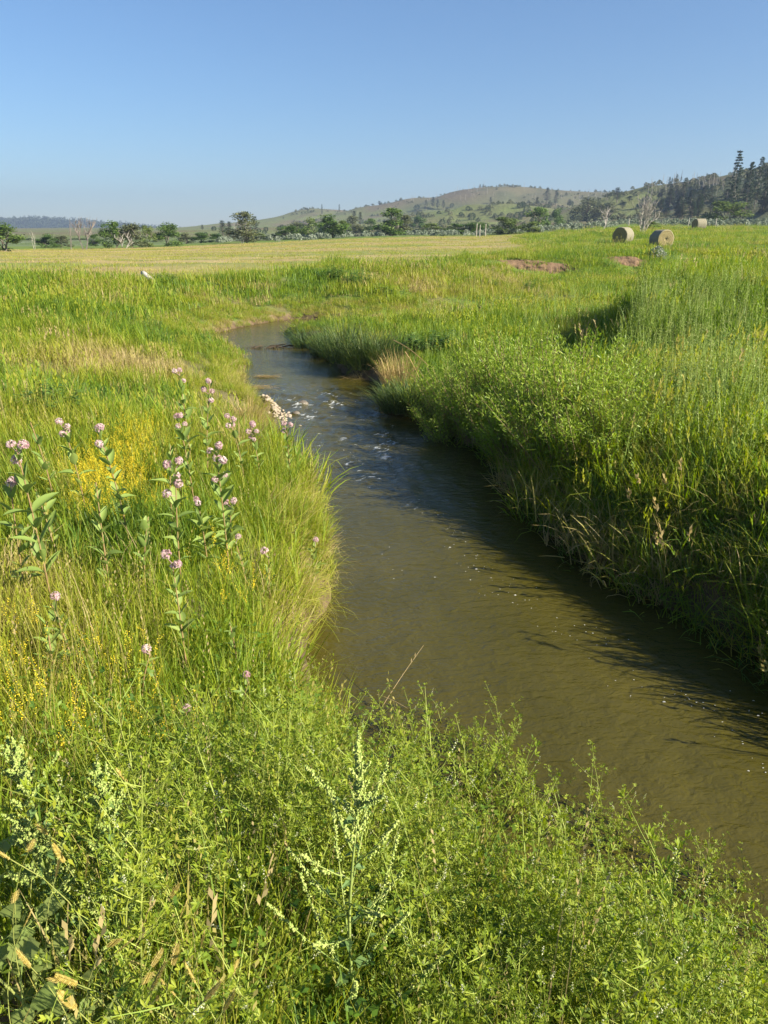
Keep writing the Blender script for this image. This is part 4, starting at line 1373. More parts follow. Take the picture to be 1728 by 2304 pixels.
WIL = [willow_proto(1.6, .8, 62, 510, m_willow), willow_proto(1.45, .75, 58, 511, m_willow), willow_proto(1.5, .8, 60, 512, m_willow)]
WILY = willow_proto(1.0, .6, 34, 513, m_willow_y)
WG = 'sandbar willows on the bank'
def willow(label, vx, vy, h, proto, w=1.0, name='willow_bush', group=WG):
    q = hit(*D(vx, vy), h)
    if q is None: return
    st, lv, h0, r0 = proto
    t = thing(name, label, 'willow', (q[0], q[1], q[2]), random.uniform(0, 6.28), group)
    t.scale = (w, w, h / h0)
    obj('stems', st, t); obj('leaves', lv, t, 'stuff')
for i, (vx, vy, h, w, lab) in enumerate([
        (1000, 765, 1.25, .9, 'leafy willow bush at the upstream end of the willow thicket'), (1075, 712, 1.3, 1.0, 'pale green willow bush at the back of the thicket'),
        (1150, 695, 1.4, 1.0, 'tallest willow bush at the crown of the thicket'), (1225, 712, 1.35, 1.0, 'willow bush at the back beside the yellow tinged one'),
        (1290, 728, 1.2, .9, 'yellow tinged willow bush near the tall weeds'), (1340, 790, 1.0, .8, 'low willow bush at the meadow end of the thicket'),
        (985, 838, 1.1, .8, 'willow bush leaning over the dark water'), (1060, 795, 1.2, .95, 'dense dark willow bush in the middle of the thicket'),
        (1140, 790, 1.25, .95, 'sunlit willow bush in front of the tallest one'), (1220, 805, 1.2, .95, 'willow bush beside the grassy slope'), (1290, 835, 1.0, .85, 'small willow bush where thicket meets the grass'),
        (1120, 860, .95, .8, 'shaded willow bush low on the bank')]):
    willow(lab, vx, vy, h, WIL[i % 3], w)
willow('yellowing willow sprout hanging low over the water', 1000, 860, .7, WILY, .8, 'willow_sprout', None)

m_sedge = foliage_mat('sedge blades', [(0, (.035, .065, .02)), (.5, (.06, .105, .025)), (1, (.13, .15, .04))], 'object', .3, .5, .9)
def sedge_proto(n, rad, h, w, bend, mat, seed):
    random.seed(seed); b = MB()
    for i in range(n):
        a = random.uniform(0, 6.28); r = rad * math.sqrt(random.random())
        l = abs(random.gauss(.25, .22)); an = a + random.uniform(-.5, .5)
        b.blade((r * math.cos(a), r * math.sin(a), -.06), (math.cos(an) * math.sin(l), math.sin(an) * math.sin(l), math.cos(l)), h * random.uniform(.55, 1.1), w * random.uniform(.7, 1.3), abs(random.gauss(bend, .4)), 5)
    return b.mesh('blades', mat)
SED = [sedge_proto(420, .45, 1.15, .014, .8, m_sedge, 520), sedge_proto(380, .42, 1.0, .014, 1.0, m_sedge, 521)]
m_goldg = foliage_mat('golden dry blades', [(0, (.26, .20, .07)), (.5, (.36, .26, .10)), (1, (.46, .35, .17))], 'object', .3, .6, .9)
GOLD = [sedge_proto(200, .35, .9, .012, .5, m_goldg, 530), sedge_proto(160, .3, .7, .011, .6, m_goldg, 531)]
def tussock(label, vx, vy, h, me, h0, name='sedge_clump', w=1.0, cat='sedge', group=None, pos=None):
    q = pos or hit(*D(vx, vy), h)
    if q is None: return
    o = obj(name, me); o.location = (q[0], q[1], q[2]); o.scale = (w, w, h / h0); o.rotation_euler = (0, 0, random.uniform(0, 6.28))
    tag(o, label, cat, group)
SG = 'sedge tussocks on the promontory'
for vx, vy, h, k, w, lab in [(745, 668, 1.25, 0, 1.1, 'tallest dark sedge tussock at the middle of the promontory'), (790, 685, 1.05, 1, 1.0, 'sedge tussock beside the golden dry stems'), (700, 690, .95, 0, 1.0, 'rounded sedge tussock behind the debris island'),
                             (655, 695, .75, 1, .95, 'low sedge tussock at the tip of the promontory'), (830, 700, .9, 0, .9, 'sedge tussock behind the golden dry stems'), (720, 705, .8, 1, 1.0, 'sedge tussock hanging over the still pool'),
                             (780, 730, .7, 0, .9, 'drooping sedge tussock at the water edge'), (860, 815, .6, 1, .9, 'matted sedge tussock over the riffle'), (920, 830, .6, 0, .9, 'shaded sedge tussock between riffle and willows'), (890, 800, .6, 1, .9, 'brownish sedge tussock above the riffle')]:
    tussock(lab, vx, vy, h, SED[k], 1.15 if k == 0 else 1.0, w=w, group=SG)
for vx, vy, h, k, lab in [(870, 735, .9, 0, 'tall golden dry grass tussock by the riffle'), (845, 750, .7, 1, 'smaller golden dry grass tussock by the riffle'), (1170, 905, .55, 1, 'reddish dry grass tussock on the shaded bank'), (1120, 920, .5, 1, 'tan dry grass tussock at the bank under the willows')]:
    tussock(lab, vx, vy, h, GOLD[k], .9 if k == 0 else .7, 'dry_tussock', .8, 'dry grass', 'dry grass tussocks')
for vx, vy, h, k, lab in [(505, 885, .5, 1, 'golden dry reeds behind the pebble bar'), (545, 890, .45, 1, 'rusty dry reeds beside the pebble bar'), (530, 850, .5, 0, 'tan reeds hanging into the riffle')]:
    tussock(lab, vx, vy, h, GOLD[k], .9 if k == 0 else .7, 'dry_reeds', .75, 'reeds', 'dry reeds at the pebble bar')
long_stalk('golden bent twig arching over the riffle bank', (925, 790), .35, (850, 735), .8, .012, m_gold, name='golden_twig', cat='twig')
long_stalk('golden bare branch lying in the dry grass by the riffle', (905, 815), .3, (875, 760), .7, .011, m_gold, name='golden_branch', cat='branch')
long_stalk('orange bare willow branch curving over the water', (1035, 905), .35, (990, 870), .45, .011, m_gold, name='willow_branch', cat='branch')

# tall pale weed spikes over the right meadow
m_weed = foliage_mat('pale weed', [(0, (.13, .22, .03)), (.5, (.23, .31, .065)), (1, (.36, .38, .14))], 'instance', .35, .6, .7)
def weed_clump(n, h, w):
    b = MB()
    for i in range(n):
        a = random.uniform(0, 6.28); r = random.uniform(0, .3)
        p = V((r * math.cos(a), r * math.sin(a), 0)); d = V((random.gauss(0, .1), random.gauss(0, .1), 1)).normalized()
        H = h * random.uniform(.6, 1.1)
        b.blade(p, d, H, w, .1, 2, rnd=.6)
        for k in range(26):
            s = random.uniform(.15, 1); an = random.uniform(0, 6.28)
            sz = random.uniform(.03, .075) * (1.1 - .7 * s)
            b.diamond(p + d * H * s, (math.cos(an), math.sin(an), random.uniform(.2, 1.2)), (random.gauss(0, .6), random.gauss(0, .6), 1), sz, sz * .32, rnd=random.random() * .6 + .5 * s)
    return b.mesh('weed_clump', m_weed)
G_weed = make_sources('weeds', [weed_clump(7, .85, .012) for _ in range(4)])
screen_scatter('weed_spikes', [(1180, 640, 110, 30, 5), (1320, 620, 100, 30, 4), (1450, 610, 110, 30, 3), (1540, 690, 90, 50, 4), (1560, 790, 80, 50, 3), (1440, 720, 60, 40, 2), (1380, 870, 120, 50, 1.5), (1600, 600, 60, 20, 2), (1000, 680, 80, 30, 2)],
               520, .6, G_weed, 4, .5, 'pale green weed spikes standing in the meadow beyond the willows', 'weeds', 73, .6, 1.05)
# dark leafy forbs
def forb_proto(h, rad, n, seed, mat, sz):
    random.seed(seed); st = MB(); lv = MB()
    for i in range(n):
        a = random.uniform(0, 6.28); r = rad * math.sqrt(random.random()); H = h * random.uniform(.6, 1) * (1 - .45 * (r / rad) ** 2)
        d = V((math.cos(a) * r / rad * .4, math.sin(a) * r / rad * .4, 1)).normalized(); p = V((r * .7 * math.cos(a), r * .7 * math.sin(a), -.04))
        st.tube([p, p + d * H], [.005, .002], 3)
        for k in range(22):
            s = random.uniform(.25, 1); an = random.uniform(0, 6.28)
            lv.leaf(p + d * H * s, (math.cos(an), math.sin(an), random.uniform(-.2, .6)), (random.gauss(0, .3), random.gauss(0, .3), 1), sz * random.uniform(.7, 1.3), sz * .45, shape=[(0, .1), (.45, 1), (1, .05)])
    return st.mesh('stems', m_lq_stem), lv.mesh('leaves', mat), h
m_forb = foliage_mat('leafy herb', [(0, (.05, .11, .025)), (.5, (.09, .17, .03)), (1, (.16, .24, .045))], 'object', .4, .5, .9)
FORB = [forb_proto(.6, .5, 46, 540, m_forb, .07), forb_proto(.55, .45, 40, 541, m_forb, .06)]
for vx, vy, h, w, lab in [(70, 800, .55, 1.3, 'dark leafy herb clump in the grass on the sunny slope'), (170, 805, .5, 1.1, 'second dark leafy herb clump beside the first on the sunny slope'), (1045, 640, .7, 1.5, 'bright green leafy clump beyond the promontory'), (1000, 650, .6, 1.2, 'darker leafy clump beside the bright green one'),
                          (160, 633, .5, 1.8, 'dark blue green herb clump far up the sunny slope'), (325, 672, .5, .8, 'pale leafy herb low on the far bank of the bend'),
                          (718, 562, .9, 1.7, 'dark rounded shrub at the lip of the far bank'), (772, 568, 1.0, 1.8, 'dark shrub in a dip of the far bank beside the rounded one'), (1150, 596, .8, 1.4, 'dark shrub below the long red soil face'), (1062, 588, .8, 1.3, 'olive shrub left of the long red soil face'), (828, 606, .6, 1.2, 'low shrub in the hollow of the far bank'), (345, 585, .5, 2.0, 'dark herbs behind the bleached log'), (1560, 705, .7, 1.6, 'dark leafy clump in the shade of the terrace'), (940, 700, .7, 1.8, 'dark leafy clump in the wet hollow beyond the sedges'), (1480, 770, .7, 1.5, 'dark leafy clump among the pale weed spikes')]:
    q = hit(*D(vx, vy), h)
    if q:
        st, lv, h0 = FORB[random.randrange(2)]
        t = thing('leafy_herb', lab, 'herb', q, random.uniform(0, 6.28), 'leafy herb clumps'); t.scale = (w, w, h / h0)
        obj('stems', st, t); obj('leaves', lv, t, 'stuff')

# ================================================================== STONES, DRIFTWOOD, SOIL, FOAM, BALES
m_stone = plain_mat('pale pebbles', (.24, .19, .14), (.42, .35, .27), 14, .85, .3, 60)
m_stone_d = plain_mat('wet pebbles', (.10, .085, .065), (.19, .16, .12), 14, .35, .3, 60, .5)
def stone_mesh(seed, mat):
    random.seed(seed); b = MB()
    n, m = 7, 5; vs = []; fs = []
    for j in range(m + 1):
        th = math.pi * j / m
        for i in range(n):
            a = 2 * math.pi * i / n
            r = 1 + .22 * math.sin(3.1 * a + seed) * math.sin(th) + random.uniform(-.12, .12)
            vs.append((r * math.sin(th) * math.cos(a), r * .75 * math.sin(th) * math.sin(a), .55 * r * math.cos(th)))
    for j in range(m):
        for i in range(n):
            fs.append((j * n + i, (j + 1) * n + i, (j + 1) * n + (i + 1) % n, j * n + (i + 1) % n))
    b.add(vs, fs); return b.mesh('pebble', mat, True)
STN = [stone_mesh(600 + i, m_stone) for i in range(5)]; STD = [stone_mesh(620 + i, m_stone_d) for i in range(3)]
r6 = np.random.default_rng(66)
for i in range(95):
    vx = r6.normal(588, 19); vy = 880 + (vx - 588) * .38 + r6.normal(0, 8)
    x_, y_ = water_pt(*D(vx, vy), .06)
    z_ = max(float(ground(np.array([x_]), np.array([y_]))[0]), -.02)
    wet = (vx - 588) * .25 + (870 - vy) + r6.normal(0, 5) > 6
    o = obj('pebble', (STD if wet else STN)[r6.integers(0, 3)])
    s = r6.uniform(.025, .06); o.scale = (s, s, s); o.location = (x_, y_, z_ + .012); o.rotation_euler = (r6.uniform(-.3, .3), r6.uniform(-.3, .3), r6.uniform(0, 6.28))
    if wet: tag(o, 'dark wet pebble at the water side of the pebble bar', 'pebble', 'pebbles on the bar beside the riffle')
    else: tag(o, 'pale dry pebble on the bar beside the riffle', 'pebble', 'pebbles on the bar beside the riffle')
for vx, vy, s, lab in [(655, 872, .13, 'mossy yellow brown stone at the edge of the riffle'), (640, 893, .09, 'reddish stone at the tip of the pebble bar')]:
    x_, y_ = water_pt(*D(vx, vy), .0)
    o = obj('stone', STD[0]); o.scale = (s, s, s); o.location = (x_, y_, .0); tag(o, lab, 'stone')

# driftwood island
m_drift = plain_mat('dark driftwood', (.045, .035, .022), (.10, .075, .045), 9, .8)
q = water_pt(*D(592, 752))
t = thing('debris_island', 'dark clump of drowned reeds and sticks in the still pool', 'debris', (q[0], q[1], 0))
b = MB()
for i in range(150):
    a = random.uniform(0, 6.28); r = random.random() ** .6
    p = V((math.cos(a) * r * .75, math.sin(a) * r * .35, -.04)); an = random.uniform(0, 6.28)
    b.blade(p, (math.cos(an), math.sin(an), random.uniform(.1, .9)), random.uniform(.15, .5), .02, 1.2, 4)
b.build('reeds', m_drift, t, kind='stuff')
for i in range(6):
    s = MB(); a = random.uniform(-.5, .5); c = V((random.uniform(-.6, .5), random.uniform(-.2, .2), .03))
    d = V((math.cos(a), math.sin(a), random.uniform(.0, .3))).normalized() * random.uniform(.25, .6)
    s.tube([c - d * .5, c + V((0, 0, .03)), c + d * .5], [.02, .025, .012], 5); s.build('stick', m_drift, t)
q = water_pt(*D(548, 752))
b = MB()
for i in range(70):
    a = random.uniform(0, 6.28); r = random.random()
    an = random.uniform(0, 6.28)
    b.blade((q[0] + math.cos(a) * r * .3, q[1] + math.sin(a) * r * .2, -.03), (math.cos(an), math.sin(an), 1.2), random.uniform(.12, .3), .014, .9, 3)
tag(b.build('drowned_reeds', m_drift), 'small tuft of drowned reeds beside the debris island', 'reeds')
# mats of floating grass by the left bank
for vx, vy, lab, r_ in [(555, 838, 'floating mat of dead grass where the pool spills into the riffle', .35), (790, 815, 'mat of dead reeds floating off the golden tussock', .6), (575, 815, 'small raft of straw caught at the bank above the riffle', .2)]:
    q = water_pt(*D(vx, vy)); b = MB()
    for i in range(130):
        a = random.uniform(0, 6.28); r = r_ * math.sqrt(random.random()); an = random.uniform(-.6, .6) + random.choice([0, 3.14])
        b.blade((q[0] + math.cos(a) * r, q[1] + math.sin(a) * r * .6, .015), (math.cos(an), math.sin(an), random.uniform(.02, .35)), random.uniform(.15, .4), .012, .5, 3)
    tag(b.build('straw_mat', m_goldg), lab, 'dead grass')

# weathered board on the far bank
m_board = plain_mat('weathered wood', (.36, .33, .28), (.52, .48, .42), 6, .9, .4, 30)
A = hit(*D(308, 589), .35); B_ = hit(*D(338, 610), .12)
if A and B_:
    b = MB(); a = V((A[0], A[1], A[2] + .35)); e = V((B_[0], B_[1], B_[2] + .02))
    pts = [a.lerp(e, i / 5) for i in range(6)]
    b.tube(pts, [.10, .12, .12, .125, .13, .11], 8)
    tag(b.build('weathered_log', m_board, smooth=True), 'bleached grey log lying down the grassy bank above the bend', 'log')

# eroded soil faces
m_soil = plain_mat('red brown soil', (.085, .055, .033), (.215, .135, .078), 2.2, .95, .8, 9)
def scarp(vx, vy, wid, hgt, seed, label, depth=.5):
    q = hit(*D(vx, vy), 0.0)
    if q is None: return
    rr = random.Random(seed)
    vx_, vy_ = q[0], q[1]
    L = math.hypot(vx_, vy_); fx, fy = -vx_ / L, -vy_ / L; sx, sy = -fy, fx
    n, m = 26, 9; vs = []; fs = []
    for j in range(m + 1):
        for i in range(n + 1):
            u = (i / n - .5) * wid
            hh = hgt * (1 - abs(2 * i / n - 1) ** 2.2) * (.7 + .6 * float(fbm(np.array([u * 1.7 + seed]), np.array([seed * 1.]), seed, 3)[0]))
            v = j / m
            o = depth * (.15 - .55 * v) + .30 * (float(fbm(np.array([u * 2.4]), np.array([v * hh * 3 + seed]), seed + 3, 3)[0]) - .5)
            x_ = vx_ + sx * u + fx * o; y_ = vy_ + sy * u + fy * o
            g = float(ground(np.array([vx_ + sx * u]), np.array([vy_ + sy * u]))[0])
            vs.append((x_, y_, g - .25 + (hh + .25) * v))
    for j in range(m):
        for i in range(n):
            a = j * (n + 1) + i
            fs.append((a, a + 1, a + n + 2, a + n + 1))
    # cap running back into the slope
    top = len(vs)
    for i in range(n + 1):
        x_, y_, z_ = vs[m * (n + 1) + i]
        vs.append((x_ - fx * .9, y_ - fy * .9, z_ - .15))
    for i in range(n):
        a = m * (n + 1) + i; fs.append((a, a + 1, top + i + 1, top + i))
    b = MB(); b.add(vs, fs)
    o = b.build('eroded_bank', m_soil, kind='structure')
    o['label'] = label
scarp(314, 652, 1.3, .14, 3, 'small bare soil slip on the grassy bank', .4)
scarp(896, 582, .7, .15, 6, 'small orange soil patch on the far bank', .3)
for (cx_, cy_, w_, d_), lab in zip(SCARPS, ('long crumbling red soil face below the hay field', 'short crumbling soil face below the hay bales')):
    vs = []; fs = []; nn, mm = 40, 10
    for j in range(mm + 1):
        for i in range(nn + 1):
            u = (i / nn - .5) * 2.3 * w_
            env = math.exp(-abs(u / w_) ** 4); v = j / mm
            gt = float(ground(np.array([cx_ + u]), np.array([cy_ + .55]))[0]); gb_ = float(ground(np.array([cx_ + u]), np.array([cy_ - .75]))[0])
            lump = .5 * (float(fbm(np.array([u * 2.1 + cx_]), np.array([v * 1.6]), 15, 3)[0]) - .5)
            vs.append((cx_ + u, cy_ - .62 + .5 * v + lump * math.sin(math.pi * min(1, v + .15)), gb_ - .08 + (gt + .03 - gb_) * v + .1 * (float(fbm(np.array([u * 3.]), np.array([cy_]), 16, 2)[0]) - .5)))
    for j in range(mm):
        for i in range(nn):
            a = j * (nn + 1) + i; fs.append((a, a + 1, a + nn + 2, a + nn + 1))
    b = MB(); b.add(vs, fs); o = b.build('eroded_bank', m_soil, kind='structure'); o['label'] = lab
# turf hanging over the soil faces
TP_ = []
for cx_, cy_, w_, d_ in SCARPS:
    for k in range(12):
        x_, y_ = cx_ + r6.uniform(-1, 1) * w_ * 1.1, cy_ + r6.uniform(.45, 1.0)
        TP_.append((x_, y_, float(ground(np.array([x_]), np.array([y_]))[0])))
    for k in range(10):
        x_, y_ = cx_ + r6.uniform(-1, 1) * w_ * 1.1, cy_ - r6.uniform(.3, 1.6)
        TP_.append((x_, y_, float(ground(np.array([x_]), np.array([y_]))[0]) - .05))
TP_ = np.array(TP_); n = len(TP_)
scatter('turf_fringe', TP_, r6.uniform(0, 6.28, n), r6.uniform(0, .4, n), r6.uniform(.4, .6, n), r6.integers(0, 6, n), np.clip(r6.normal(.6, .1, n), 0, 1), G_far, 'dry turf hanging over the crumbling soil faces', 'grass')

# floating foam flecks
m_foam = plain_mat('foam', (.36, .36, .33), (.50, .50, .47), 30, .7)
b = MB(); r7 = np.random.default_rng(77)
def fleck(x_, y_, s):
    n = 7; a0 = r7.uniform(0, 6.28); z_ = float(wave(np.array([x_]), np.array([y_]))[0]) + .004
    vs = [(x_ + math.cos(a0 + k * 6.283 / n) * s * r7.uniform(.6, 1.3) * 1.4, y_ + math.sin(a0 + k * 6.283 / n) * s * r7.uniform(.5, 1.1), z_) for k in range(n)]
    vs2 = [(x_ + (v[0] - x_) * .55, y_ + (v[1] - y_) * .55, z_ + s * .3) for v in vs]
    b.add(vs + vs2 + [(x_, y_, z_ + s * .35)], [(k, (k + 1) % n, n + (k + 1) % n, n + k) for k in range(n)] + [(n + k, n + (k + 1) % n, 2 * n) for k in range(n)])
lines = [((720, 960), (790, 1000), 16, 10), ((900, 1080), (1000, 1160), 26, 12), ((960, 1160), (1080, 1270), 30, 20), ((1030, 1250), (1200, 1330), 20, 24), ((1150, 1330), (1400, 1430), 18, 28), ((1350, 1460), (1600, 1560), 26, 26), ((1550, 1580), (1655, 1680), 8, 20),
         ((1180, 1760), (1220, 1775), 6, 8), ((1470, 1910), (1530, 1960), 5, 12), ((640, 940), (720, 985), 14, 12), ((800, 1200), (950, 1260), 8, 30), ((1600, 1500), (1655, 1560), 5, 12)]
for a, c, n, sd in lines:
    for k in range(n):
        u = r7.random()
        x_, y_ = water_pt(*D(a[0] + (c[0] - a[0]) * u + r7.normal(0, sd), a[1] + (c[1] - a[1]) * u + r7.normal(0, sd * .6)))
        if inside(np.array([x_]), np.array([y_]), CREEK)[0]:
            fleck(x_, y_, r7.choice([.003, .0045, .006, .009], p=[.45, .35, .15, .05]))
o = b.build('foam_flecks', m_foam, kind='stuff'); tag(o, 'white foam flecks drifting on the brown water', 'foam')

# ---- hay bales
def hay_mat(name, c1, c2, rings):
    m, nt, out = new_mat(name)
    tc = nt.nodes.new('ShaderNodeTexCoord')
    sp = nt.nodes.new('ShaderNodeSeparateXYZ'); nt.links.new(tc.outputs['Object'], sp.inputs[0])
    if rings:
        r2 = nmath(nt, 'SQRT', nmath(nt, 'ADD', nmath(nt, 'MULTIPLY', sp.outputs[0], sp.outputs[0]), nmath(nt, 'MULTIPLY', sp.outputs[2], sp.outputs[2])))
        nz = noise(nt, 3, 4, .6)
        ph = nmath(nt, 'ADD', nmath(nt, 'MULTIPLY', r2, 62), nmath(nt, 'MULTIPLY', nz.outputs[0], 9))
    else:
        nz = noise(nt, 5, 4, .6)
        ph = nmath(nt, 'ADD', nmath(nt, 'MULTIPLY', sp.outputs[1], 60), nmath(nt, 'MULTIPLY', nz.outputs[0], 10))
    w = nmath(nt, 'ADD', nmath(nt, 'MULTIPLY', nmath(nt, 'SINE', ph), .22), nmath(nt, 'MULTIPLY', noise(nt, 22, 5, .7).outputs[0], .9))
    r = ramp(nt, [(.1, c1), (.75, c2)]); nt.links.new(w, r.inputs[0])
    p = nt.nodes.new('ShaderNodeBsdfPrincipled'); p.inputs['Roughness'].default_value = .9
    nt.links.new(r.outputs[0], p.inputs['Base Color'])
    bp = nt.nodes.new('ShaderNodeBump'); bp.inputs['Strength'].default_value = .8; bp.inputs['Distance'].default_value = .04
    nt.links.new(w, bp.inputs['Height']); nt.links.new(bp.outputs[0], p.inputs['Normal'])
    nt.links.new(p.outputs[0], out.inputs[0])
    return m
m_hay_side = hay_mat('hay bale wrapped side', (.13, .12, .075), (.25, .225, .15), False)
m_hay_end = hay_mat('hay bale rolled end', (.12, .095, .035), (.27, .22, .09), True)
def bale_meshes(seed):
    rr = random.Random(seed); R = .76; W = .72; n = 48
    def rad(a): return R * (1 + .015 * math.sin(3 * a + seed) + .012 * math.sin(7 * a)) - (.035 if -2.2 < a - 1.5 * math.pi < 0 and False else 0)
    side = MB(); vs = []; fs = []
    prof = [(-W, .93), (-W * .96, .985), (-W * .8, 1.0), (-W * .4, 1.008), (0, 1.0), (W * .4, 1.006), (W * .8, 1.0), (W * .96, .985), (W, .93)]
    for y_, k in prof:
        for i in range(n):
            a = 2 * math.pi * i / n
            r = rad(a) * k; z_ = r * math.sin(a); z_ = max(z_, -R * .95)
            vs.append((r * math.cos(a), y_, z_))
    for j in range(len(prof) - 1):
        for i in range(n):
            fs.append((j * n + i, j * n + (i + 1) % n, (j + 1) * n + (i + 1) % n, (j + 1) * n + i))
    side.add(vs, fs)
    ends = []
    for sg in (-1, 1):
        e = MB(); vs = []; fs = []; rings = 12
        for j in range(rings):
            k = .93 * (1 - j / rings)
            for i in range(n):
                a = 2 * math.pi * i / n
                spiral = .018 * math.sin(2 * math.pi * (k * 7 + i / n)) + rr.uniform(-.008, .008)
                dent = -.10 * math.exp(-((k / .16) ** 2))
                r = rad(a) * k; z_ = max(r * math.sin(a), -R * .95)
                vs.append((r * math.cos(a), sg * (W + (0 if j == 0 else spiral + dent)), z_))
        vs.append((0, sg * (W - .10), 0))
        for j in range(rings - 1):
            for i in range(n):
                q_ = (j * n + i, j * n + (i + 1) % n, (j + 1) * n + (i + 1) % n, (j + 1) * n + i)
                fs.append(q_ if sg < 0 else q_[::-1])
        for i in range(n):
            fs.append(((rings - 1) * n + i, (rings - 1) * n + (i + 1) % n, rings * n))
        e.add(vs, fs); ends.append(e)
    return side, ends
def bale(label, vx, base_vy, dist, facing, tilt=0):
    x_, y_, z_ = on_ground(vx, dist)
    t = thing('hay_bale', label, 'hay bale', (x_, y_, z_ + .70), facing, 'round hay bales in the meadow')
    side, ends = bale_meshes(int(vx))
    side.build('wrapped_side', m_hay_side, t, True)
    for e in ends: e.build('rolled_end', m_hay_end, t, True)
# facing: 0 = axis along the view direction, end towards the camera
bale('round hay bale with its shaded end towards the creek', 1341, 525, 75, math.radians(-43))
bale('round hay bale with its sunlit rolled end showing', 1424, 522, 69, math.radians(10))
bale('round hay bale far off by the fence showing its side', 1500, 505, 117, math.radians(-78))

# fence posts
m_post = plain_mat('grey fence post', (.28, .25, .20), (.42, .39, .34), 5, .9)
def post(vx, dist, h, label):
    x_, y_, z_ = on_ground(vx, dist); b = MB()
    b.tube([(0, 0, -.3), (.01, 0, h * .5), (.03, .01, h)], [.07, .065, .06], 7)
    o = b.build('fence_post', m_post); o.location = (x_, y_, z_); tag(o, label, 'post', 'fence posts along the field')
for vx, dist, h in [(1027, 118, 1.9), (1034, 118, 1.7), (1046, 119, 1.8), (1477, 128, 1.3), (1488, 128, 1.2), (1511, 128, 1.3), (1535, 130, 1.3), (1300, 125, 1.3), (1350, 126, 1.3)]:
    post(vx, dist, h, 'weathered wooden post of the old field fence')

# ================================================================== TREES
m_bark = plain_mat('grey bark', (.10, .085, .065), (.19, .165, .13), 4, .95)
m_dead = plain_mat('bleached dead wood', (.25, .22, .19), (.42, .385, .34), 3, .9)
m_char = plain_mat('dark dead wood', (.12, .10, .09), (.24, .21, .18), 3, .9)
TS = 'object'
m_tree = [foliage_mat('ash leaves', [(0, (.040, .085, .018)), (.5, (.080, .140, .026)), (1, (.155, .215, .045))], TS, .3, .5, .8),
          foliage_mat('light tree leaves', [(0, (.07, .11, .025)), (.5, (.12, .17, .04)), (1, (.19, .23, .06))], TS, .3, .5, .8),
          foliage_mat('olive tree leaves', [(0, (.06, .075, .03)), (.5, (.10, .115, .045)), (1, (.16, .165, .075))], TS, .3, .5, .8)]
m_pine = foliage_mat('pine needles', [(0, (.020, .040, .018)), (.5, (.038, .066, .026)), (1, (.075, .105, .04))], TS, .15, .5, .9)
m_juni = foliage_mat('juniper', [(0, (.03, .055, .022)), (1, (.08, .11, .04))], TS, .15, .6, .8)
m_sagel = foliage_mat('sagebrush', [(0, (.12, .15, .10)), (.5, (.20, .235, .165)), (1, (.30, .33, .25))], 'instance', .15, .7, .7)
m_scrub = foliage_mat('hill scrub', [(0, (.04, .06, .025)), (.5, (.085, .10, .045)), (1, (.16, .155, .08))], 'instance', .15, .7, .7)

def limbs(b, p, d, L, r, depth, tips, wob=.35, up=.12):
    pts = [V(p)]; q = V(p); dd = V(d).normalized()
    for i in range(4):
        dd = (dd + V((random.gauss(0, wob * .35), random.gauss(0, wob * .35), up + random.gauss(0, .08)))).normalized()
        q = q + dd * L / 4; pts.append(q.copy())
    b.tube(pts, [r * (1 - .14 * i) for i in range(5)], 5 if depth < 2 else 3, cap=False)
    tips.append((q, dd, L))
    if depth <= 0: return
    for k in range(random.randint(3, 4)):
        s = random.choice([1, 2, 3, 4]); a = random.uniform(0, 6.28)
        nd = (dd + V((math.cos(a), math.sin(a), random.uniform(-.1, .5))) * random.uniform(.6, 1.0)).normalized()
        limbs(b, pts[s], nd, L * random.uniform(.55, .75), max(r * .6, .035), depth - 1, tips, wob, up)

def tree_proto(seed, mat, h=6.0, w=4.5, leaves=3200, low=.03, ls=.26, narrow=False):
    random.seed(seed); tr = MB(); cr = MB(); tips = []
    for s in range(random.choice([1, 1, 2, 3])):
        a = random.uniform(0, 6.28)
        limbs(tr, (0.15 * s, .1 * s, -.2), (math.cos(a) * .25, math.sin(a) * .25, 1), h * .42, .13, 2, tips)
    blobs = []
    for i in range(20):
        a = random.uniform(0, 6.28); zz = low + (1 - low) * random.random() ** .85
        prof = math.sin(math.pi * min(1, (zz * .80 + .17))) ** .7
        rr = w * .5 * prof * random.uniform(.25, .85)
        blobs.append((V((rr * math.cos(a), rr * math.sin(a), h * zz * .93)), random.uniform(.10, .20) * w))
    for i in range(leaves):
        c, r = random.choice(blobs)
        d = V((random.gauss(0, 1), random.gauss(0, 1), random.gauss(0, 1))).normalized()
        p = c + d * r * random.uniform(.5, 1.1) * V((1, 1, .85)).length / 1.65
        if p.z < .2: continue
        cr.diamond(p, (random.gauss(0, 1), random.gauss(0, 1), random.gauss(0, .6)), d + V((random.gauss(0, .6), random.gauss(0, .6), random.gauss(.2, .6))), ls * random.uniform(.7, 1.4), ls * random.uniform(.5, .9))
    random.seed(seed + 1)
    return tr.mesh('trunk', m_bark), cr.mesh('crown', mat), h, w

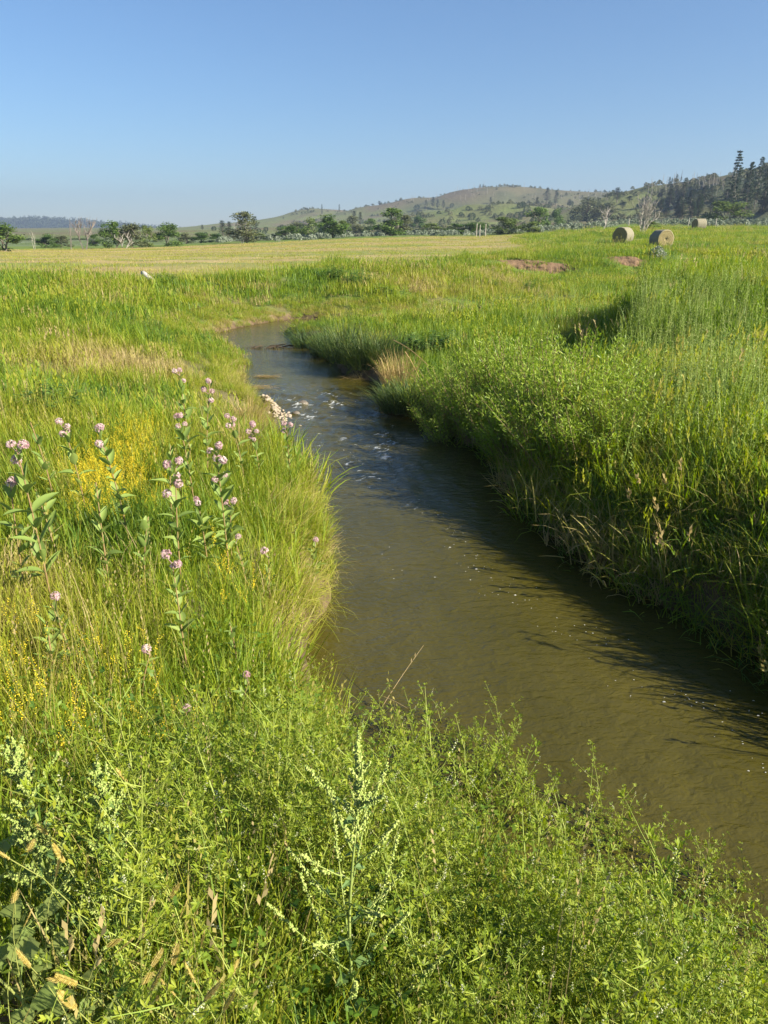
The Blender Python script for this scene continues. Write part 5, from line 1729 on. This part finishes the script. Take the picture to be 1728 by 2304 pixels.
def pine_proto(seed, h=14.0, w=4.6, base=.22, leaves=1700, irr=.35, ls=.55):
    random.seed(seed); tr = MB(); cr = MB()
    tr.tube([(0, 0, -.5), (.05, 0, h * .35), (.1, .05, h * .7), (.1, .05, h)], [.24, .18, .10, .03], 6)
    nw = 22
    sect = [random.uniform(1 - irr, 1 + irr) for _ in range(nw)]
    for k in range(nw):
        s = base + (1 - base) * k / nw
        z = h * s
        Rw = w * .5 * (1 - (s - base) / (1 - base)) ** .75 * sect[k] + .15
        if s < base + .12: Rw *= .7
        nb = random.randint(4, 6)
        for j in range(nb):
            a = random.uniform(0, 6.28); L = Rw * random.uniform(.6, 1.1)
            d = V((math.cos(a), math.sin(a), random.uniform(-.15, .3)))
            tr.tube([(.08, .03, z), V((.08, .03, z)) + d * L], [.04, .012], 3, cap=False)
            m = max(4, int(leaves / (nw * nb)))
            for i in range(m):
                t = random.uniform(.25, 1.08)
                p = V((.08, .03, z)) + d * L * t + V((random.gauss(0, .16), random.gauss(0, .16), random.gauss(.05, .14)))
                an = a + random.uniform(-1.1, 1.1)
                cr.diamond(p, (math.cos(an), math.sin(an), random.uniform(-.3, .5)), (random.gauss(0, .6), random.gauss(0, .6), 1), ls * random.uniform(.6, 1.2), ls * .42)
    random.seed(seed + 1)
    return tr.mesh('trunk', m_bark), cr.mesh('crown', m_pine), h, w

def snag_proto(seed, h=9.0, mat=None, br=8):
    random.seed(seed); b = MB()
    lx = random.uniform(-.5, .5)
    b.tube([(0, 0, -.5), (lx * .4, 0, h * .5), (lx, .1, h)], [.20, .15, .07], 5)
    for i in range(br):
        s = random.uniform(.3, .95); a = random.uniform(0, 6.28); L = random.uniform(.3, 1.3)
        p = V((lx * s, 0, h * s)); b.tube([p, p + V((math.cos(a) * L, math.sin(a) * L, random.uniform(-.2, .5)))], [.05, .02], 3, cap=False)
    random.seed(seed + 1)
    return b.mesh('snag', mat or m_dead), h

def dead_tree_proto(seed, h, spread, stems, depth, mat, r=.16):
    random.seed(seed); b = MB(); tips = []
    for s in range(stems):
        a = s * 6.28 / max(stems, 1) + random.uniform(-.4, .4)
        limbs(b, (.25 * math.cos(a), .25 * math.sin(a), -.2), (math.cos(a) * spread, math.sin(a) * spread, 1), h * .5, r, depth, tips, .45, .10)
    z = max(t[0].z for t in tips)
    ww = 2 * max(abs(t[0].x) for t in tips)
    random.seed(seed + 1)
    return b.mesh('branches', mat), z, max(ww, 1)

def juniper_proto(seed, h=2.6, w=2.6):
    random.seed(seed); cr = MB(); tr = MB(); tr.tube([(0, 0, -.2), (0, 0, h * .5)], [.12, .06], 5)
    for i in range(700):
        z = random.random(); a = random.uniform(0, 6.28)
        r = w * .5 * math.sin(math.pi * (z * .82 + .15)) ** .6 * random.uniform(.55, 1.05) * (1 + .2 * math.sin(3 * a + seed))
        p = V((r * math.cos(a), r * math.sin(a), h * z))
        cr.diamond(p, (math.cos(a), math.sin(a), random.uniform(-.2, 1)), (random.gauss(0, 1), random.gauss(0, 1), random.gauss(0, 1)), .32, .2)
    random.seed(seed + 1)
    return tr.mesh('trunk', m_bark), cr.mesh('crown', m_juni), h, w

TP = {'ash': [tree_proto(700 + i, m_tree[0]) for i in range(4)], 'light': [tree_proto(720 + i, m_tree[1]) for i in range(3)], 'olive': [tree_proto(740 + i, m_tree[2], leaves=2300) for i in range(3)],
      'pine': [pine_proto(760 + i) for i in range(4)], 'tallpine': [pine_proto(780, 24, 6.0, .12, 3000, .4, .8), pine_proto(781, 22, 6.5, .30, 2200, .4, .8)], 'juniper': [juniper_proto(790 + i) for i in range(3)]}

def frame(vx, top, base, dist):
    if dist is None:
        q = hit(*D(vx, base), 0.0)
        if q is None: return None
    else:
        d_ = ray(*D(vx, .5 * (top + base))); t_ = dist / math.hypot(d_[0], d_[1])
        q = (d_[0] * t_, d_[1] * t_); q = (q[0], q[1], float(surf(np.array([q[0]]), np.array([q[1]]))[0]))
    d = math.hypot(q[0], q[1])
    h = at_dist(*D(vx, top), d)[2] - q[2]
    return q, d, h

def tree(kind, vx, top, base, wid, dist, label, group, name='tree', cat='tree'):
    fr_ = frame(vx, top, base, dist)
    if fr_ is None: print('tree missed', vx, top); return
    q, d, h = fr_
    if kind in ('ash', 'light', 'olive'): h *= 1.1
    if h < .3: print('tree too low', vx, top, h); return
    tr, cr, h0, w0 = random.choice(TP[kind])
    w = wid / .96007 / FPX * d * (1.42 if kind in ('ash', 'light', 'olive') else 1.0)
    t = thing(name, label, cat, q, random.uniform(0, 6.28), group)
    t.scale = (w / w0, w / w0, h / h0)
    obj('trunk', tr, t); obj('crown', cr, t, 'stuff')

LG = 'trees along the far edge of the hay field'
for k, vx, top, base, wid, dist, lab in [
    ('ash', 4, 486, 540, 62, 100, 'round dark ash tree at the left end of the field edge'),
    ('ash', 99, 507, 533, 34, 135, 'low round tree beside the thin bare sapling'), ('olive', 132, 511, 533, 36, 138, 'low greyish tree behind the forked dead tree'), ('ash', 205, 508, 530, 26, 150, 'small tree between the forked dead tree and the ragged trees'),
    ('ash', 246, 482, 534, 42, 118, 'ragged dark tree with a dead branch at the field edge'), ('olive', 285, 486, 534, 48, 118, 'brownish ragged tree next to the dark one'), ('light', 318, 489, 533, 24, 122, 'narrow upright tree beside the ragged pair'), ('ash', 362, 486, 531, 44, 124, 'broad tree with two rounded tops at the field edge'),
    ('olive', 401, 504, 529, 26, 150, 'small grey green tree beyond the field'), ('ash', 434, 504, 529, 34, 150, 'small dark tree with a pale trunk beyond the field'), ('ash', 468, 506, 528, 28, 150, 'small bushy tree below the pines'),
    ('olive', 530, 463, 527, 58, 122, 'tall half bare yellowish tree at the field edge'), ('light', 560, 506, 525, 34, 140, 'low light green thicket beside the half bare tree'), ('ash', 588, 507, 523, 28, 140, 'small dark round tree in the field edge thicket'),
    ('ash', 623, 489, 521, 44, 140, 'broad medium tree left of a smaller twin'), ('ash', 660, 494, 520, 32, 138, 'smaller twin of the broad medium tree'), ('light', 672, 474, 508, 36, 190, 'paler tree standing farther back behind the twins'),
    ('ash', 716, 468, 521, 58, 132, 'big full tree leaning to one side at the field edge'), ('light', 742, 480, 520, 24, 136, 'yellowish tree touching the big leaning one'),
    ('ash', 846, 454, 518, 56, 136, 'big dark dome shaped tree, the darkest at the field edge'), ('olive', 876, 468, 515, 36, 142, 'greyish airy tree beside the big dark dome'), ('light', 931, 485, 515, 40, 146, 'light yellow green round tree at the field edge'),
    ('ash', 985, 485, 520, 44, 138, 'bushy tree beside the old fence posts'), ('ash', 1016, 482, 520, 42, 138, 'bushy tree right above the old fence posts'), ('ash', 1040, 483, 519, 30, 142, 'dark tree behind the fence posts'),
    ('light', 1094, 471, 517, 56, 128, 'round light green tree with a short visible trunk'), ('light', 1152, 480, 515, 36, 126, 'small bright tree in front of the dark round tree'), ('ash', 1161, 453, 500, 58, 190, 'dark round tree on the sage flat'),
    ('ash', 1203, 455, 492, 24, 230, 'narrow dark tree on the sage flat'), ('light', 1568, 437, 496, 66, 160, 'large olive green tree at the foot of the shaded hill'), ('light', 1405, 480, 505, 26, 112, 'bright green bush behind the many stemmed dead tree'),
    ('olive', 1512, 470, 497, 40, 175, 'dark thicket left of the large olive tree'), ('olive', 775, 488, 512, 30, 190, 'grey thicket behind the field between two big trees'), ('olive', 640, 482, 508, 30, 230, 'distant grey tree behind the twins'),
    ('olive', 1270, 430, 462, 50, 330, 'grey brushy tree on the slope above the sage flat'), ('olive', 1310, 440, 470, 40, 320, 'brushy tree below the pine on the slope')]:
    tree(k, vx, top, base, wid, dist, lab, LG)
for k, vx, top, base, wid, dist in [('ash', 800, 475, 500, 30, 260), ('olive', 760, 470, 497, 34, 270), ('ash', 905, 470, 495, 26, 300), ('ash', 700, 480, 500, 26, 280), ('olive', 960, 492, 512, 24, 200), ('ash', 1060, 495, 513, 22, 200), ('olive', 500, 500, 522, 26, 210), ('olive', 340, 508, 528, 24, 200), ('olive', 420, 512, 526, 30, 230), ('ash', 170, 515, 530, 40, 230), ('ash', 60, 515, 532, 36, 230), ('olive', 230, 518, 530, 40, 260)]:
    tree(k, vx, top, base, wid, dist, 'distant small tree in the brush behind the field edge trees', 'distant brush trees behind the field')

PG = 'pines on the hills'
named_pines = [('tallpine', 1589, 323, 463, 26, 240, 'tallest slender pine rising above the ridge'), ('tallpine', 1617, 349, 470, 24, 235, 'dark pine next to the tallest slender one'), ('tallpine', 1637, 338, 470, 20, 245, 'pine with a bare lower trunk beside the tallest one'), ('tallpine', 1655, 354, 470, 24, 230, 'wide pine at the right end of the pine group'),
               ('pine', 1505, 362, 384, 15, None, 'lone rounded pine on the skyline of the right hill'), ('pine', 1561, 361, 379, 16, None, 'broad pine at the skyline next to its twin'), ('pine', 1543, 365, 380, 14, None, 'skyline pine twin beside the broad one'),
               ('pine', 481, 476, 525, 22, 230, 'dark pine behind the half bare yellowish tree'), ('pine', 495, 478, 522, 16, 235, 'slimmer pine behind the half bare yellowish tree'), ('pine', 552, 467, 520, 16, 240, 'pine peeking out above the half bare tree'),
               ('juniper', 791, 491, 512, 17, 170, 'small cone shaped juniper between the big field edge trees')]
for k, vx, top, base, wid, dist, lab in named_pines:
    tree(k, vx, top, base, wid, dist, lab, PG, 'pine_tree' if k != 'juniper' else 'juniper_tree', 'pine' if k != 'juniper' else 'juniper')
for vx, top, base, wid in [(1463, 376, 391, 7), (1447, 382, 394, 7), (1452, 384, 394, 5), (1472, 381, 390, 5), (1484, 383, 390, 4), (1527, 374, 383, 5)]:
    tree('pine', vx, top, base, wid, 405, 'small pine on the skyline of the right hill', 'small skyline pines of the right hill', 'pine_tree', 'pine')
for vx, top, base, wid in [(695, 441, 449, 5), (733, 441, 451, 5), (804, 440, 449, 8), (820, 434, 446, 10), (832, 436, 445, 7), (843, 437, 444, 5), (1037, 398, 408, 6), (1044, 398, 408, 6), (612, 468, 474, 4), (585, 476, 482, 4), (437, 485, 496, 8), (460, 489, 495, 5)]:
    tree('pine', vx, top, base, wid, 815 if vx > 560 else 445, 'tiny lone pine on the skyline of the far hill', 'skyline pines of the far hill', 'pine_tree', 'pine')
for vx, top, base, wid in [(1181, 405, 440, 16), (1200, 410, 446, 14), (1332, 405, 440, 22), (1358, 423, 446, 15), (1394, 420, 450, 18), (1345, 436, 452, 12), (765, 455, 490, 14), (778, 458, 490, 12), (935, 425, 450, 12), (945, 430, 452, 10), (920, 432, 455, 10), (958, 432, 452, 9), (1230, 430, 446, 12), (1160, 425, 446, 12), (1060, 425, 440, 8)]:
    tree('pine', vx, top, base, wid, None, 'dark pine standing on the open middle slope', 'pines on the middle slopes', 'pine_tree', 'pine')
rp = random.Random(5)
for i in range(46):
    vx = rp.uniform(1425, 1659); base = rp.uniform(428, 478) - (vx - 1425) * .02
    hgt = rp.uniform(24, 46)
    tree('pine', vx, base - hgt, base, rp.uniform(14, 22), None, 'dark pine in the shaded pine wood on the right hillside', 'pines of the shaded hillside wood', 'pine_tree', 'pine')
for i in range(30):
    vx = rp.uniform(890, 1270); base = rp.uniform(445, 497)
    s = rp.uniform(7, 15)
    tree('juniper', vx, base - s * 1.05, base, s, None, 'round dark juniper dotting the grassy knolls', 'junipers on the knolls', 'juniper_tree', 'juniper')
for i in range(16):
    vx = rp.uniform(380, 800); base = rp.uniform(494, 508); s = rp.uniform(5, 10)
    tree('juniper', vx, base - s, base, s, None, 'small juniper on the low hill behind the field trees', 'junipers on the low hill', 'juniper_tree', 'juniper')

# burnt snags
SNG = [snag_proto(800, 9, m_dead, 5), snag_proto(801, 11, m_dead, 9), snag_proto(802, 8, m_dead, 3), snag_proto(803, 9, m_char, 10)]
def snag(vx, base, hpx, label, group):
    q = hit(*D(vx, base), 0.0)
    if q is None: return
    d = math.hypot(q[0], q[1]); h = hpx / .96007 / FPX * d
    me, h0 = random.choice(SNG)
    o = obj('snag', me); k = h / h0
    o.location = q; o.rotation_euler = (random.gauss(0, .04), random.gauss(0, .04), random.uniform(0, 6.28))
    wk = min(max(k * .9, d / 1100), k * 2.2); o.scale = (wk, wk, k)
    tag(o, label, 'dead tree', group)
for i in range(95):
    vx = rp.uniform(1395, 1659); base = rp.uniform(396, 452) - (vx - 1395) * .07
    snag(vx, base, rp.uniform(10, 24), 'thin bleached dead trunk standing on the burnt right hillside', 'snags on the right hillside')
for i in range(75):
    vx = rp.uniform(840, 1330); base = rp.uniform(404, 436) + (8 if vx < 960 else 0)
    snag(vx, base, rp.uniform(6, 13), 'thin dead trunk standing on the far burnt ridge', 'snags on the far ridge')

# larger dead trees
def dead_tree(label, vx, top, base, wid, dist, seed, spread, stems, depth, mat, r=.16):
    fr_ = frame(vx, top, base, dist)
    if fr_ is None: return
    q, d, h = fr_
    me, h0, w0 = dead_tree_proto(seed, 6, spread, stems, depth, mat, r)
    w = wid / .96007 / FPX * d
    t = thing('dead_tree', label, 'dead tree', q, 0, 'bare dead trees')
    t.scale = (w / w0, w / w0, h / h0)
    obj('branches', me, t)
dead_tree('grey many stemmed dead tree behind the hay bales', 1392, 414, 508, 66, 100, 811, .38, 7, 3, m_dead, .13)
dead_tree('leaning bare tree with thin branches on the sage flat', 1302, 444, 516, 34, 112, 812, .3, 1, 3, m_dead, .13)
dead_tree('forked dead tree standing alone at the field edge', 178, 467, 536, 52, 112, 813, .4, 2, 3, m_char, .2)
dead_tree('bare crooked trunk beside the forked dead tree', 147, 473, 534, 16, 112, 814, .2, 1, 1, m_char, .17)
dead_tree('thin pale dead sapling at the field edge', 71, 497, 538, 14, 112, 815, .2, 2, 1, m_dead, .09)
dead_tree('small reddish bare shrub between the big field edge trees', 771, 502, 522, 16, 135, 816, .5, 3, 2, m_char, .09)
dead_tree('dead pale limbs inside the half bare yellowish tree', 522, 475, 527, 30, 121, 817, .4, 3, 2, m_dead, .13)
dead_tree('bare grey limbs in front of the ragged dark tree', 267, 498, 535, 34, 116, 818, .5, 2, 2, m_dead, .12)
dead_tree('pale fallen limb tree leaning by the large olive tree', 1598, 455, 492, 14, 158, 819, .5, 1, 2, m_dead, .14)

# sagebrush and hill scrub
def bush_mesh(mat, n, w, h, ls):
    b = MB()
    for i in range(n):
        z = random.random(); a = random.uniform(0, 6.28); r = w * .5 * math.sqrt(max(0, 1 - (z * 1.0) ** 2)) * random.uniform(.5, 1.05)
        b.diamond((r * math.cos(a), r * math.sin(a), h * z), (random.gauss(0, 1), random.gauss(0, 1), 1), (random.gauss(0, 1), random.gauss(0, 1), random.gauss(0, 1)), ls, ls * .55)
    return b.mesh('bush', mat)
G_sage = make_sources('sage', [bush_mesh(m_sagel, 120, 1.1, .7, .25) for _ in range(3)])
r10 = np.random.default_rng(100)
n = 3800
a_ = r10.uniform(-.22, .66, n); y = np.exp(r10.uniform(math.log(112), math.log(300), n)); x = a_ * y
k = (fbm(x / 14, y / 14, 333, 3) > .42) & (field_mask(x, y) < .2) & ((a_ < .3) | (y > 122))
x, y = x[k], y[k]; z = surf(x, y); n = len(x)
scatter('sagebrush', np.stack([x, y, z], -1), r10.uniform(0, 6.28, n), np.zeros(n), r10.uniform(.5, 1.2, n), r10.integers(0, 3, n), np.clip(r10.normal(.45, .2, n), 0, 1), G_sage, 'grey green sagebrush covering the flat below the hills', 'sagebrush')
G_scr = make_sources('scrub', [bush_mesh(m_scrub, 110, 2.4, 1.5, .55) for _ in range(3)])
n = 9000
a_ = r10.uniform(-.12, .62, n); y = r10.uniform(230, 900, n); x = a_ * y
z = surf(x, y)
dens = sstep(.50, .62, fbm(x / 30, y / 30, 62, 4)) * .9 + .06 + .5 * sstep(.33, .42, a_) * sstep(450, 400, y)
k = r10.random(n) < dens * .8
x, y, z = x[k], y[k], z[k]; n = len(x)
scatter('hill_scrub', np.stack([x, y, z], -1), r10.uniform(0, 6.28, n), np.zeros(n), r10.uniform(.4, 1.3, n), r10.integers(0, 3, n), np.clip(r10.normal(.5, .22, n), 0, 1), G_scr, 'low dark scrub scattered over the hillsides', 'scrub')
# forest on the far wooded ridge
def wood_mesh():
    b = MB()
    for i in range(14):
        p = V((random.uniform(-14, 14), random.uniform(-14, 14), -1)); h = random.uniform(10, 18)
        for k in range(30):
            s = random.random(); a = random.uniform(0, 6.28); r = 2.6 * (1 - s) + .3
            b.diamond(p + V((math.cos(a) * r * .6, math.sin(a) * r * .6, h * (.15 + .85 * s))), (math.cos(a), math.sin(a), random.uniform(-.3, 1)), (random.gauss(0, 1), random.gauss(0, 1), 1), 3.2, 1.9)
    return b.mesh('wood', m_wood)
m_wood = foliage_mat('far pines', [(0, (.03, .05, .025)), (1, (.07, .09, .04))], 'instance', .1, .7, .6)
G_wood = make_sources('wood', [wood_mesh() for _ in range(3)])
n = 1500
x = r10.uniform(-1350, -50, n); y = r10.uniform(1600, 1950, n); z = farz(x, y)
k = (fbm(x / 50, y / 50, 92, 4) < .62) & (z > 8); x, y, z = x[k], y[k], z[k]; n = len(x)
scatter('distant_wood', np.stack([x, y, z], -1), r10.uniform(0, 6.28, n), np.zeros(n), r10.uniform(.7, 1.2, n), r10.integers(0, 3, n), r10.uniform(.3, .7, n), G_wood, 'far off pine wood covering the hazy ridge', 'wood')
# lone grey sagebrush by the bales
me = bush_mesh(foliage_mat('grey sage bush', [(0, (.19, .22, .15)), (1, (.33, .35, .26))], 'object', .15, .7, .9), 500, 1.3, .85, .14)
q = on_ground(1420, 59); o = obj('sage_bush', me); o.location = q; tag(o, 'lone silvery sage bush in front of the sunlit hay bale', 'bush')
